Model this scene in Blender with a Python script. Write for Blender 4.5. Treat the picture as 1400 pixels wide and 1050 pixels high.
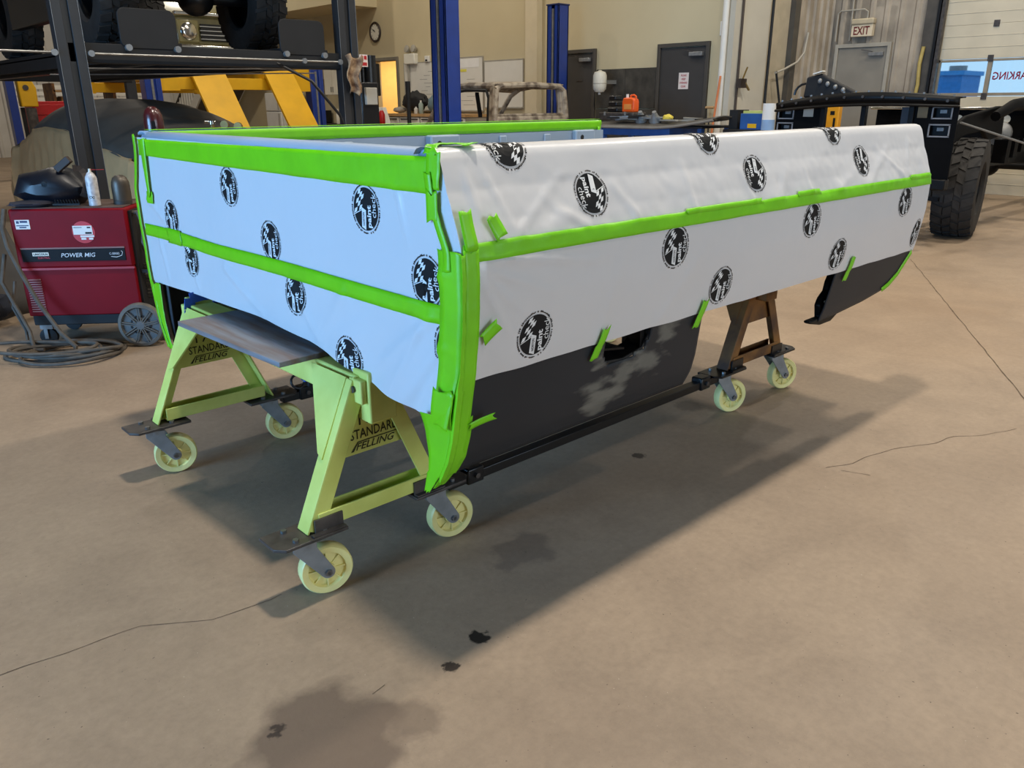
import bpy, bmesh, math, random
from math import sin, cos, pi, sqrt, atan2, radians
from mathutils import Vector, Matrix, noise

for _o in list(bpy.data.objects):
    bpy.data.objects.remove(_o)
scene = bpy.context.scene
COL = scene.collection
random.seed(7)

# ------------------------------------------------------------------ camera
CAM_H = 1.35
YAW, PITCH, ROLL = 0.8217, 0.339, -0.0041
FPX = 1089.0
_F = Vector((cos(PITCH)*cos(YAW), cos(PITCH)*sin(YAW), -sin(PITCH)))
_R = _F.cross(Vector((0, 0, 1))).normalized()
_U = _R.cross(_F)
_R, _U = cos(ROLL)*_R + sin(ROLL)*_U, -sin(ROLL)*_R + cos(ROLL)*_U
cam_data = bpy.data.cameras.new('camera')
cam_data.sensor_width = 36.0
cam_data.lens = 36.0*FPX/1400.0
cam_data.clip_end = 500
cam = bpy.data.objects.new('camera', cam_data)
COL.objects.link(cam)
cam.matrix_world = Matrix(((_R.x, _U.x, -_F.x, 0), (_R.y, _U.y, -_F.y, 0), (_R.z, _U.z, -_F.z, CAM_H), (0, 0, 0, 1)))
scene.camera = cam

# ------------------------------------------------------------------ exposure, world
scene.view_settings.view_transform = 'Standard'
scene.view_settings.look = 'None'
scene.view_settings.gamma = 1.0
scene.view_settings.use_curve_mapping = False
scene.view_settings.exposure = 0.0
world = bpy.data.worlds.new('world')
scene.world = world
world.use_nodes = True
_bg = world.node_tree.nodes['Background']
_bg.inputs[0].default_value = (0.50, 0.76, 1.0, 1)
_bg.inputs[1].default_value = 1.1

# ------------------------------------------------------------------ large lights: ceiling strip lamps get their own light in their builder below;
# daylight enters through the open bay door in the wall behind and left of the camera
def area(name, loc, size, size_y, power, col, rot):
    d = bpy.data.lights.new(name, 'AREA')
    d.shape = 'RECTANGLE'; d.size = size; d.size_y = size_y; d.energy = power; d.color = col
    o = bpy.data.objects.new(name, d); COL.objects.link(o)
    o.location = loc; o.rotation_euler = rot
    return o
DAY_POWER = 420
area('daylight_bay_door', (-6.85, 2.9, 1.75), 3.3, 4.6, DAY_POWER, (0.24, 0.55, 1.0), (0, -pi/2, 0)).data.spread = radians(115)
area('daylight_front_door', (3.4, -6.85, 1.8), 5.0, 3.3, 135, (0.74, 0.87, 1.0), (pi/2, 0, 0)).data.spread = radians(130)
STRIP_POWER = 165
STRIP_COL = (1.0, 0.915, 0.79)
# (x, y, relative power)
STRIPS = [(1.8, 1.6, 1.75), (5.9, 1.6, 1.15), (10.0, 1.8, 1.45), (-2.3, 1.6, .06), (1.8, -3.6, .40), (5.9, -3.6, .40),
          (1.8, 7.0, .38), (7.4, 7.0, .65), (3.0, 13.4, .6), (8.2, 12.6, .95), (5.6, 18.5, 1.0), (9.2, 20.5, .6), (12.4, 5.2, .7)]
CEIL = 7.7

# ------------------------------------------------------------------ helpers
def ray(px, py):
    return _F*FPX + _R*(px-700) - _U*(py-525)
def AT(axis, px, py, v):
    c = Vector((0, 0, CAM_H)); d = ray(px, py)
    return c + d*((v-c[axis])/d[axis])
def ax(px, py, v): return AT(0, px, py, v)
def ay(px, py, v): return AT(1, px, py, v)
def az(px, py, v=0.0): return AT(2, px, py, v)

def lin(c):
    def g(u):
        u /= 255.0
        return u/12.92 if u <= .04045 else ((u+.055)/1.055)**2.4
    return (g(c[0]), g(c[1]), g(c[2]), 1)

MATS = {}
def mat(name, col, rough=.5, metal=0.0, var=.10, scale=6.0, bump=0.0, col2=None, trans=0.0, coat=0.0, emis=0.0, spec=.5, detail=4, sharp=(.35, .65)):
    """procedural material: colour varied by noise, optional bump"""
    if name in MATS: return MATS[name]
    m = bpy.data.materials.new(name); m.use_nodes = True
    nt = m.node_tree; b = nt.nodes['Principled BSDF']
    c = lin(col); d = lin(col2) if col2 else tuple(max(0, x*(1-var*1.6)) for x in c[:3])+(1,)
    tc = nt.nodes.new('ShaderNodeTexCoord')
    n = nt.nodes.new('ShaderNodeTexNoise'); n.inputs['Scale'].default_value = scale; n.inputs['Detail'].default_value = detail
    nt.links.new(tc.outputs['Object'], n.inputs['Vector'])
    r = nt.nodes.new('ShaderNodeValToRGB')
    r.color_ramp.elements[0].position = sharp[0]; r.color_ramp.elements[1].position = sharp[1]
    r.color_ramp.elements[0].color = d; r.color_ramp.elements[1].color = c
    nt.links.new(n.outputs[0], r.inputs[0]); nt.links.new(r.outputs[0], b.inputs['Base Color'])
    b.inputs['Roughness'].default_value = rough; b.inputs['Metallic'].default_value = metal
    b.inputs['Specular IOR Level'].default_value = spec
    if coat: b.inputs['Coat Weight'].default_value = coat; b.inputs['Coat Roughness'].default_value = .1
    if emis:
        b.inputs['Emission Color'].default_value = c; b.inputs['Emission Strength'].default_value = emis
    if bump:
        bp = nt.nodes.new('ShaderNodeBump'); bp.inputs['Strength'].default_value = bump; bp.inputs['Distance'].default_value = .01
        n2 = nt.nodes.new('ShaderNodeTexNoise'); n2.inputs['Scale'].default_value = scale*4
        nt.links.new(tc.outputs['Object'], n2.inputs['Vector'])
        nt.links.new(n2.outputs[0], bp.inputs['Height']); nt.links.new(bp.outputs[0], b.inputs['Normal'])
    if trans:
        b.inputs['Transmission Weight'].default_value = trans
    MATS[name] = m
    return m

WM = {}
def root(name, label, cat, loc=(0, 0, 0), rz=0.0, group=None, kind=None):
    o = bpy.data.objects.new(name, None); COL.objects.link(o)
    o.empty_display_size = .1
    o.location = loc; o.rotation_euler = (0, 0, rz)
    o['label'] = label; o['category'] = cat
    if group: o['group'] = group
    if kind: o['kind'] = kind
    WM[o.name] = Matrix.Translation(Vector(loc)) @ Matrix.Rotation(rz, 4, 'Z')
    return o

class MB:
    def __init__(s): s.v = []; s.f = []; s.m = []; s.cur = 0
    def add(s, vs, fs):
        k = len(s.v); s.v += [Vector(p) for p in vs]
        for f in fs: s.f.append([i+k for i in f]); s.m.append(s.cur)
        return s
    def box(s, c, d, rz=0.0, M=None):
        x, y, z = d[0]/2, d[1]/2, d[2]/2
        R = M if M else Matrix.Rotation(rz, 3, 'Z')
        vs = [Vector(c)+R @ Vector(p) for p in ((-x,-y,-z),(x,-y,-z),(x,y,-z),(-x,y,-z),(-x,-y,z),(x,-y,z),(x,y,z),(-x,y,z))]
        return s.add(vs, [(0,3,2,1),(4,5,6,7),(0,1,5,4),(1,2,6,5),(2,3,7,6),(3,0,4,7)])
    def bb(s, a, b):
        return s.box([(a[i]+b[i])/2 for i in range(3)], [abs(b[i]-a[i]) for i in range(3)])
    def bar(s, p, q, w, h, up=(0, 0, 1)):
        p = Vector(p); q = Vector(q); d = (q-p).normalized(); up = Vector(up)
        if abs(d.dot(up)) > .99: up = Vector((1, 0, 0))
        a = d.cross(up).normalized(); b = a.cross(d)
        vs = []
        for e in (p, q):
            for (i, j) in ((-1,-1),(1,-1),(1,1),(-1,1)): vs.append(e+a*(i*w/2)+b*(j*h/2))
        return s.add(vs, [(0,1,2,3),(7,6,5,4),(0,4,5,1),(1,5,6,2),(2,6,7,3),(3,7,4,0)])
    def tube(s, pts, r, n=8, closed=False):
        pts = [Vector(p) for p in pts]; N = len(pts); vs = []; fs = []
        prev = None
        for i, p in enumerate(pts):
            a = pts[i-1] if (i > 0 or closed) else p
            b = pts[(i+1) % N] if (i < N-1 or closed) else p
            d = (b-a).normalized()
            if prev is None:
                u = d.orthogonal().normalized()
            else:
                u = (prev - d*prev.dot(d))
                u = u.normalized() if u.length > 1e-6 else d.orthogonal().normalized()
            prev = u; w = d.cross(u)
            rr = r[i] if isinstance(r, (list, tuple)) else r
            for k in range(n): vs.append(p+u*(rr*cos(2*pi*k/n))+w*(rr*sin(2*pi*k/n)))
        for i in range(N if closed else N-1):
            j = (i+1) % N
            for k in range(n):
                fs.append((i*n+k, i*n+(k+1) % n, j*n+(k+1) % n, j*n+k))
        if not closed:
            fs.append(tuple(range(n))[::-1]); fs.append(tuple((N-1)*n+k for k in range(n)))
        return s.add(vs, fs)
    def cyl(s, p, q, r, r2=None, n=16): return s.tube([p, q], [r, r if r2 is None else r2], n)
    def lathe(s, prof, c=(0, 0, 0), axis=(0, 0, 1), n=24, cap=True):
        """prof: list of (radius, distance along axis)"""
        c = Vector(c); d = Vector(axis).normalized(); u = d.orthogonal().normalized(); w = d.cross(u); vs = []; fs = []
        for (r, h) in prof:
            for k in range(n): vs.append(c+d*h+u*(r*cos(2*pi*k/n))+w*(r*sin(2*pi*k/n)))
        for i in range(len(prof)-1):
            for k in range(n): fs.append((i*n+k, i*n+(k+1) % n, (i+1)*n+(k+1) % n, (i+1)*n+k))
        if cap:
            fs.append(tuple(range(n))[::-1]); fs.append(tuple((len(prof)-1)*n+k for k in range(n)))
        return s.add(vs, fs)
    def prism(s, poly, o, a, b, depth):
        """polygon (list of (u,v)) in plane o + u*a + v*b, extruded along a x b by depth"""
        o = Vector(o); a = Vector(a); b = Vector(b); n = a.cross(b).normalized()*depth; N = len(poly)
        lo = [o+a*u+b*v for u, v in poly]; hi = [p+n for p in lo]
        return s.add(lo+hi, [tuple(range(N))[::-1], tuple(range(N, 2*N))]+[(i, (i+1) % N, N+(i+1) % N, N+i) for i in range(N)])
    def grid(s, fn, nu, nv, closeu=False):
        vs = [fn(i/nu, j/nv) for j in range(nv+1) for i in range(nu+1)]
        return s.add(vs, [(j*(nu+1)+i, j*(nu+1)+i+1, (j+1)*(nu+1)+i+1, (j+1)*(nu+1)+i) for j in range(nv) for i in range(nu)])
    def blob(s, c, r, nu=20, nv=12, fn=None):
        """ellipsoid with optional radial deformation"""
        c = Vector(c); vs = []; fs = []
        for j in range(nv+1):
            t = pi*j/nv
            for i in range(nu):
                p = 2*pi*i/nu
                d = Vector((sin(t)*cos(p), sin(t)*sin(p), cos(t)))
                k = fn(d) if fn else 1.0
                vs.append(c+Vector((d.x*r[0]*k, d.y*r[1]*k, d.z*r[2]*k)))
        for j in range(nv):
            for i in range(nu): fs.append((j*nu+i, (j+1)*nu+i, (j+1)*nu+(i+1) % nu, j*nu+(i+1) % nu))
        return s.add(vs, fs)
    def rrect(s, w, h, r, k=4):
        out = []
        for cx, cy, a0 in ((w/2-r, h/2-r, 0), (-w/2+r, h/2-r, 90), (-w/2+r, -h/2+r, 180), (w/2-r, -h/2+r, 270)):
            for i in range(k+1):
                a = radians(a0+90*i/k); out.append((cx+r*cos(a), cy+r*sin(a)))
        return out

def ident(o): return WM.get(o.name, Matrix.Identity(4)) if o else Matrix.Identity(4)

def part(name, mb, material, parent=None, local=False, smooth=40, bevel=0.0, solid=0.0, label=None, kind=None, subd=0):
    me = bpy.data.meshes.new(name)
    M = ident(parent)
    vs = mb.v if local else [M.inverted() @ p for p in mb.v]
    me.from_pydata([tuple(p) for p in vs], [], mb.f)
    mats = material if isinstance(material, (list, tuple)) else [material]
    for m in mats: me.materials.append(m)
    if len(mats) > 1: me.polygons.foreach_set('material_index', mb.m)
    me.update()
    bm = bmesh.new(); bm.from_mesh(me)
    bmesh.ops.recalc_face_normals(bm, faces=bm.faces) if not solid else None
    bm.to_mesh(me); bm.free()
    if smooth:
        me.polygons.foreach_set('use_smooth', [True]*len(me.polygons))
        me.set_sharp_from_angle(angle=radians(smooth))
    o = bpy.data.objects.new(name, me); COL.objects.link(o)
    if parent:
        o.parent = parent; WM[o.name] = M
    if bevel:
        b = o.modifiers.new('bevel', 'BEVEL'); b.width = bevel; b.segments = 2; b.limit_method = 'ANGLE'; b.angle_limit = radians(40)
    if solid:
        sm = o.modifiers.new('solid', 'SOLIDIFY'); sm.thickness = solid; sm.offset = 0
    if subd:
        sd = o.modifiers.new('sub', 'SUBSURF'); sd.levels = subd; sd.render_levels = subd
    if label: o['label'] = label
    if kind: o['kind'] = kind
    return o

def thing(name, label, cat, mb, material, loc, group=None, **kw):
    """a thing made of one mesh: the mesh is built in world coordinates, its origin put at its base"""
    loc = Vector(loc)
    mb.v = [p-loc for p in mb.v]
    o = part(name, mb, material, None, **kw)
    o.location = loc; WM[o.name] = Matrix.Translation(loc)
    o['label'] = label; o['category'] = cat
    if group: o['group'] = group
    return o

def struct(name, mb, material, label, cat, **kw):
    o = part(name, mb, material, None, **kw); o['kind'] = 'structure'; o['label'] = label; o['category'] = cat
    return o

_TXT = {}
def text2d(body, size=1.0, bold=0.0, shear=0.0):
    """flat lettering as (verts2d, faces), centred"""
    key = (body, bold, shear)
    if key not in _TXT:
        cu = bpy.data.curves.new('lettering', 'FONT'); cu.body = body; cu.size = 1.0; cu.offset = bold; cu.shear = shear
        cu.resolution_u = 2
        ob = bpy.data.objects.new('lettering', cu); me = ob.to_mesh()
        v = [(p.co.x, p.co.y) for p in me.vertices]; f = [tuple(p.vertices) for p in me.polygons]
        ob.to_mesh_clear(); bpy.data.objects.remove(ob); bpy.data.curves.remove(cu)
        x0 = min(p[0] for p in v); x1 = max(p[0] for p in v); y0 = min(p[1] for p in v); y1 = max(p[1] for p in v)
        _TXT[key] = ([((p[0]-(x0+x1)/2)/(x1-x0), (p[1]-(y0+y1)/2)/(y1-y0)) for p in v], f, (x1-x0)/(y1-y0))
    return _TXT[key]
def put_text(mb, body, o, a, b, w, h, bold=0.0, shear=0.0, flip=False):
    """lettering of width w, height h centred at o, along a (reading) and b (up)"""
    v, f, _ = text2d(body, 1, bold, shear); o = Vector(o); a = Vector(a); b = Vector(b)
    mb.add([o+a*(x*w)+b*(y*h) for x, y in v], f)
    return mb
# ------------------------------------------------------------------ materials
def floor_material():
    m = bpy.data.materials.new('shop_concrete'); m.use_nodes = True
    nt = m.node_tree; N = nt.nodes; L = nt.links; b = N['Principled BSDF']
    tc = N.new('ShaderNodeTexCoord')
    def noise_n(sc, det=6, rough=.55, dist=0.0):
        n = N.new('ShaderNodeTexNoise'); n.inputs['Scale'].default_value = sc; n.inputs['Detail'].default_value = det
        n.inputs['Roughness'].default_value = rough; n.inputs['Distortion'].default_value = dist
        L.new(tc.outputs['Object'], n.inputs['Vector']); return n
    def ramp(src, p0, c0, p1, c1):
        r = N.new('ShaderNodeValToRGB'); r.color_ramp.elements[0].position = p0; r.color_ramp.elements[0].color = c0
        r.color_ramp.elements[1].position = p1; r.color_ramp.elements[1].color = c1; L.new(src, r.inputs[0]); return r
    def mixc(kind, fac, a, bb):
        x = N.new('ShaderNodeMix'); x.data_type = 'RGBA'; x.blend_type = kind
        if isinstance(fac, float): x.inputs['Factor'].default_value = fac
        else: L.new(fac, x.inputs['Factor'])
        L.new(a, x.inputs['A'])
        if isinstance(bb, tuple): x.inputs['B'].default_value = bb
        else: L.new(bb, x.inputs['B'])
        return x.outputs['Result']
    big = ramp(noise_n(.55, 5).outputs[0], .3, lin((150, 131, 111)), .72, lin((166, 145, 122)))
    mid = ramp(noise_n(3.2, 8, .65, .6).outputs[0], .3, (.84, .835, .83, 1), .68, (1.05, 1.05, 1.04, 1))
    fine = ramp(noise_n(38, 5, .7).outputs[0], .30, (.84, .84, .84, 1), .62, (1.04, 1.04, 1.04, 1))
    c = mixc('MULTIPLY', 1.0, big.outputs[0], mid.outputs[0])
    c = mixc('MULTIPLY', .8, c, fine.outputs[0])
    # pale specks and darker grit
    sp = ramp(noise_n(140, 2, .5).outputs[0], .74, (0, 0, 0, 1), .80, (1, 1, 1, 1))
    c = mixc('MIX', sp.outputs[0], c, lin((205, 192, 170)))
    gr = ramp(noise_n(90, 2, .5).outputs[0], .24, (1, 1, 1, 1), .27, (0, 0, 0, 1))
    c = mixc('MIX', gr.outputs[0], c, lin((95, 80, 66)))
    # pores / scuffs
    wn = N.new('ShaderNodeTexNoise'); wn.inputs['Scale'].default_value = 9; wn.inputs['Detail'].default_value = 5
    L.new(tc.outputs['Object'], wn.inputs['Vector'])
    # oil and water stains, each with its own place on the slab
    sep = N.new('ShaderNodeVectorMath'); sep.operation = 'SCALE'; sep.inputs['Scale'].default_value = .22
    sub = N.new('ShaderNodeVectorMath'); sub.operation = 'SUBTRACT'; sub.inputs[1].default_value = (.5, .5, .5)
    L.new(wn.outputs[1], sub.inputs[0]); L.new(sub.outputs[0], sep.inputs[0])
    pos = N.new('ShaderNodeVectorMath'); pos.operation = 'ADD'; L.new(tc.outputs['Object'], pos.inputs[0]); L.new(sep.outputs[0], pos.inputs[1])
    stains = [(.665, 1.335, .135, .06, .80, (98, 82, 70)), (.845, 1.245, .045, .03, .60, (108, 92, 78)), (1.538, 1.596, .085, .03, .45, (96, 84, 76)),
              (1.149, 1.372, .024, .008, .95, (22, 19, 18)), (1.02, 1.33, .017, .006, .92, (32, 24, 22)), (2.383, 1.811, .022, .01, .8, (45, 38, 34)),
              (.60, 1.44, .012, .006, .85, (40, 30, 26)), (.585, 1.425, .010, .006, .85, (40, 30, 26)), (2.9, .6, .5, .4, .14, (120, 98, 78)), (1.05, .95, .16, .1, .14, (128, 108, 92)),
              (5.2, 1.9, .6, .5, .15, (130, 100, 70)), (6.2, 2.1, .5, .4, .15, (130, 100, 70)), (1.9, 2.5, .12, .08, .5, (80, 70, 64)), (3.0, 2.0, .05, .03, .5, (70, 60, 54))]
    sep2 = N.new('ShaderNodeVectorMath'); sep2.operation = 'SCALE'; sep2.inputs['Scale'].default_value = .045; L.new(sub.outputs[0], sep2.inputs[0])
    wn2 = N.new('ShaderNodeTexNoise'); wn2.inputs['Scale'].default_value = 45; L.new(tc.outputs['Object'], wn2.inputs['Vector'])
    sub2 = N.new('ShaderNodeVectorMath'); sub2.operation = 'SUBTRACT'; sub2.inputs[1].default_value = (.5, .5, .5); L.new(wn2.outputs[1], sub2.inputs[0]); L.new(sub2.outputs[0], sep2.inputs[0])
    pos2 = N.new('ShaderNodeVectorMath'); pos2.operation = 'ADD'; L.new(tc.outputs['Object'], pos2.inputs[0]); L.new(sep2.outputs[0], pos2.inputs[1])
    for (x, y, r, soft, k, col) in stains:
        d = N.new('ShaderNodeVectorMath'); d.operation = 'DISTANCE'; d.inputs[1].default_value = (x, y, 0); L.new((pos if r > .06 else pos2).outputs[0], d.inputs[0])
        mr = N.new('ShaderNodeMapRange'); mr.inputs['From Min'].default_value = r; mr.inputs['From Max'].default_value = r+soft
        mr.inputs['To Min'].default_value = k; mr.inputs['To Max'].default_value = 0.0
        L.new(d.outputs['Value'], mr.inputs['Value'])
        c = mixc('MIX', mr.outputs[0], c, lin(col))
    L.new(c, b.inputs['Base Color'])
    rr = N.new('ShaderNodeMapRange'); rr.inputs['To Min'].default_value = .42; rr.inputs['To Max'].default_value = .68
    L.new(noise_n(2.4, 5).outputs[0], rr.inputs['Value']); L.new(rr.outputs[0], b.inputs['Roughness'])
    b.inputs['Specular IOR Level'].default_value = .35
    bp = N.new('ShaderNodeBump'); bp.inputs['Strength'].default_value = .18; bp.inputs['Distance'].default_value = .004
    L.new(noise_n(60, 6, .7).outputs[0], bp.inputs['Height']); L.new(bp.outputs[0], b.inputs['Normal'])
    return m

M_floor = floor_material()
M_wall = mat('tan_painted_wall', (202, 188, 152), .85, var=.04, scale=1.2)
M_wall_r = mat('grey_white_panel', (196, 190, 174), .7, var=.07, scale=1.6)
M_corr = mat('weathered_corrugated_steel', (178, 166, 148), .6, var=.22, scale=2.2)
M_corr2 = mat('white_ribbed_steel', (205, 202, 196), .55, var=.06, scale=2)
M_ceil = mat('ceiling_grey', (126, 122, 114), .9, var=.03)
M_corr3 = mat('tan_grey_steel', (140, 132, 118), .7, var=.06)
M_dark = mat('dark_tile', (74, 70, 62), .55, var=.35, scale=5, detail=8)
M_doord = mat('charcoal_door_paint', (62, 60, 58), .5, var=.05)
M_frame = mat('dark_door_frame', (72, 68, 62), .5, var=.05)
M_grey = mat('grey_door_paint', (140, 134, 122), .55, var=.08, scale=3)
M_lgrey = mat('light_grey_frame', (168, 162, 148), .55, var=.08)
M_black = mat('black_paint', (17, 18, 20), .35, var=.2)
M_blackm = mat('matt_black', (22, 22, 23), .7, var=.2)
M_gloss = mat('gloss_black_chassis', (11, 11, 12), .42, var=.2, spec=.22)
M_char = mat('charcoal_lift_steel', (42, 43, 45), .5, var=.10)
M_flat = mat('satin_black_chassis', (12, 12, 13), .6, var=.2, spec=.08)
M_steel = mat('bare_steel', (150, 150, 148), .35, metal=.9, var=.2, scale=12)
M_dsteel = mat('dark_mill_steel', (92, 86, 82), .45, metal=.5, var=.3, scale=16)
M_zinc = mat('zinc_plate', (142, 143, 142), .42, metal=.35, var=.15, scale=20)
M_chrome = mat('chrome', (210, 208, 200), .15, metal=1.0, var=.05)
M_blue = mat('blue_lift_paint', (26, 58, 142), .32, var=.10, coat=.3)
M_blue2 = mat('blue_table_paint', (40, 92, 160), .45, var=.15)
M_yel = mat('yellow_lift_paint', (236, 180, 6), .55, var=.08, scale=3)
M_white = mat('white_paint', (225, 222, 212), .5, var=.04)
M_plastic = mat('white_plastic', (228, 224, 208), .4, var=.03)
M_red = mat('welder_red_paint', (128, 8, 22), .5, var=.12, scale=4, spec=.15)
M_redt = mat('red_cabinet_paint', (188, 12, 16), .4, var=.1)
M_orange = mat('orange_plastic', (236, 92, 24), .4, var=.05)
M_wood = mat('bare_plywood', (190, 150, 100), .7, var=.15, scale=9)
M_card = mat('cardboard', (176, 132, 78), .85, var=.08)
M_rub = mat('tyre_rubber', (42, 39, 36), .75, var=.25, scale=10)
M_rubd = mat('dusty_grey_rubber', (104, 100, 92), .8, var=.2, scale=18)
M_green = mat('green_masking_tape', (118, 204, 4), .42, var=.06, scale=14, bump=.05)
M_ink = mat('black_print', (22, 23, 25), .6, var=.05, spec=.2)
M_prt = mat('white_print', (222, 224, 226), .45, var=.02)
M_prim = mat('blue_grey_primer', (150, 168, 188), .5, var=.08, scale=3)
M_limey = mat('lime_yellow_paint', (212, 220, 118), .5, var=.12, scale=7, col2=(194, 200, 96))
M_wheel = mat('cream_nylon_wheel', (238, 226, 150), .45, var=.07, scale=14)
M_rust = mat('rusty_ochre_steel', (146, 98, 40), .6, var=.3, scale=7, col2=(74, 46, 26))
M_sign = mat('sign_white', (226, 214, 206), .6, var=.02)
M_redp = mat('red_print', (176, 30, 34), .6, var=.02)
M_tan = mat('tan_car_cover', (226, 182, 128), .85, var=.08, scale=5)
M_cov = mat('charcoal_car_cover', (98, 91, 82), .8, var=.12, scale=4)
M_hose = mat('brown_grey_hose', (92, 84, 74), .7, var=.2, scale=20)
M_paper = mat('white_paper', (232, 230, 224), .8, var=.03)
M_pri2 = mat('sanded_bare_cab_steel', (176, 164, 146), .55, var=.3, scale=7, col2=(104, 92, 80), sharp=(.40, .58))
M_brd = mat('whiteboard', (222, 218, 206), .22, var=.02)
M_crack = mat('crack_dirt', (100, 82, 66), .95, var=.2)
M_strap = mat('blue_webbing', (40, 84, 170), .7, var=.1, scale=30)
M_brown = mat('brown_leather', (58, 46, 38), .6, var=.2)
M_navy = mat('navy_helmet_shell', (14, 19, 30), .4, var=.2)
M_mar = mat('maroon_cylinder_paint', (74, 22, 24), .3, var=.15, coat=.4)
M_brass = mat('brass', (140, 116, 66), .4, metal=.6, var=.15)
M_olive = mat('olive_gold_paint', (120, 112, 70), .3, var=.12, coat=.4)
M_cream = mat('cream_room_paint', (232, 200, 130), .8, var=.04)

# ------------------------------------------------------------------ the setting
X_BACK, X_EXIT, Y_RET, Y_FAR, X_LEFT, Y_FRONT = 11.0, 13.9, 7.03, 26.0, -7.0, -7.0
mb = MB().bb((X_LEFT-.2, Y_FRONT-.2, -.2), (X_EXIT+.3, Y_FAR+.2, 0.0))
floor = struct('floor', mb, M_floor, 'tan stained concrete shop floor with hairline cracks', 'floor', smooth=0)

def crack(pts, w, wob=.012):
    mb = MB(); P = [Vector((p[0], p[1], .0012)) for p in pts]; line = []
    for a, b in zip(P[:-1], P[1:]):
        n = max(2, int((b-a).length/.04))
        for i in range(n):
            q = a.lerp(b, i/n); d = (b-a).normalized(); s = Vector((-d.y, d.x, 0))
            line.append((q+s*(wob*noise.noise(q*7)), s))
    vs = []; fs = []
    for i, (q, s) in enumerate(line):
        ww = w*(.55+.9*abs(noise.noise(q*19)))
        vs += [q-s*ww/2, q+s*ww/2]
        if i: fs.append((2*i-2, 2*i-1, 2*i+1, 2*i))
    mb.add(vs, fs)
    return part('crack', mb, M_crack, floor, smooth=0)
crack([(7.55, 2.80), (4.246, .95), (1.2, -.78), (-1.5, -2.3)], .0075, .006)
crack([az(0, 924), az(90, 893), az(190, 858), az(290, 846), az(370, 820), az(400, 806)], .0026)
crack([az(1130, 640), az(1230, 612), az(1320, 597), az(1400, 585)], .003, .03)
crack([az(1190, 650), az(1130, 640)], .0025)
crack([az(510, 950), az(545, 925)], .002)

# walls
mb = MB()
YD0, YD1, ZD = 15.50, 16.42, 2.25          # doorway into the lit office
mb.bb((X_BACK, Y_RET, 0), (X_BACK+.2, YD0, CEIL)).bb((X_BACK, YD1, 0), (X_BACK+.2, Y_FAR, CEIL)).bb((X_BACK, YD0, ZD), (X_BACK+.2, YD1, CEIL))
struct('wall_back', mb, M_wall, 'tan painted shop wall with the clock and the charcoal doors', 'wall', smooth=0)
mb = MB().bb((X_BACK+.2, 14.9, 0), (X_BACK+3, 15.0, 2.7)).bb((X_BACK+.2, 17.4, 0), (X_BACK+3, 17.5, 2.7)).bb((X_BACK+3, 14.9, 0), (X_BACK+3.1, 17.5, 2.7)).bb((X_BACK+.2, 14.9, 2.7), (X_BACK+3.1, 17.5, 2.8))
struct('wall_office', mb, M_cream, 'cream walls of the office behind the doorway', 'wall', smooth=0)
mb = MB().bb((X_BACK-.13, 11.0, 0), (X_BACK, 11.30, CEIL))
struct('trim_1', mb, mat('pale_tan_pilaster', (214, 200, 168), .8, var=.03), 'pale full-height pilaster on the tan wall', 'pilaster', smooth=0)

def corrugated(fn, length, z0, z1, pitch, w, depth):
    """ribbed sheet: fn(s, d) -> (x, y) with s along and d out of the sheet"""
    mb = MB(); pts = []
    n = int(length/pitch)
    for i in range(n+1):
        s = i*pitch
        pts += [(s, 0), (s+pitch-w*2, 0), (s+pitch-w*1.5, depth), (s+pitch-w*.5, depth)]
    pts = [p for p in pts if p[0] <= length]+[(length, 0)]
    vs = []; fs = []
    for i, (s, d) in enumerate(pts):
        x, y = fn(s, d); vs += [(x, y, z0), (x, y, z1)]
        if i: fs.append((2*i-2, 2*i, 2*i+1, 2*i-1))
    return mb.add(vs, fs)
# return wall: two smooth grey panels, then ribbed steel
mb = MB().bb((X_BACK-.05, Y_RET-.015, 0), (11.90, Y_RET+.2, CEIL))
struct('wall_side', mb, M_wall_r, 'smooth grey-white column panel beside the tan wall', 'wall', smooth=0)
mb = MB().bb((11.93, Y_RET+.03, 0), (12.56, Y_RET+.2, CEIL))
struct('wall_side_inner', mb, mat('tan_grey_panel', (182, 170, 146), .7, var=.08), 'tan-grey wall panel behind the black conduit', 'wall', smooth=0)
mb = MB().bb((12.56, Y_RET-.06, 0), (12.72, Y_RET+.2, CEIL))
struct('trim_2', mb, mat('dark_corner_steel', (86, 80, 70), .6, var=.15), 'dark steel strip at the start of the ribbed wall', 'trim', smooth=0)
struct('wall_side_ribbed', corrugated(lambda s, d: (12.7+s, Y_RET-d), X_EXIT-12.7, 0, CEIL, .21, .05, .035), M_corr, 'grimy ribbed steel wall left of the exit door', 'wall', smooth=30)
YO0, YO1, ZO = 1.45, 5.22, 4.0             # overhead door opening
mb = corrugated(lambda s, d: (X_EXIT-d, Y_RET-s), Y_RET-YO1, 0, CEIL, .24, .05, .03)
mb.bb((X_EXIT, YO1, 0), (X_EXIT+.15, Y_RET, CEIL))
struct('wall_right', mb, M_corr, 'weathered ribbed steel wall around the exit door', 'wall', smooth=30)
mb = MB().bb((X_EXIT, YO0, ZO), (X_EXIT+.2, YO1, CEIL)).bb((X_EXIT, Y_FRONT, 0), (X_EXIT+.2, YO0, CEIL))
struct('wall_right_rest', mb, M_corr2, 'white steel wall beyond the overhead door', 'wall', smooth=0)
struct('wall_far', corrugated(lambda s, d: (X_LEFT+s, Y_FAR-d), 18.2, 0, CEIL, .30, .06, .04), M_corr2, 'white ribbed steel wall at the far end behind the lifts', 'wall', smooth=30)
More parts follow.
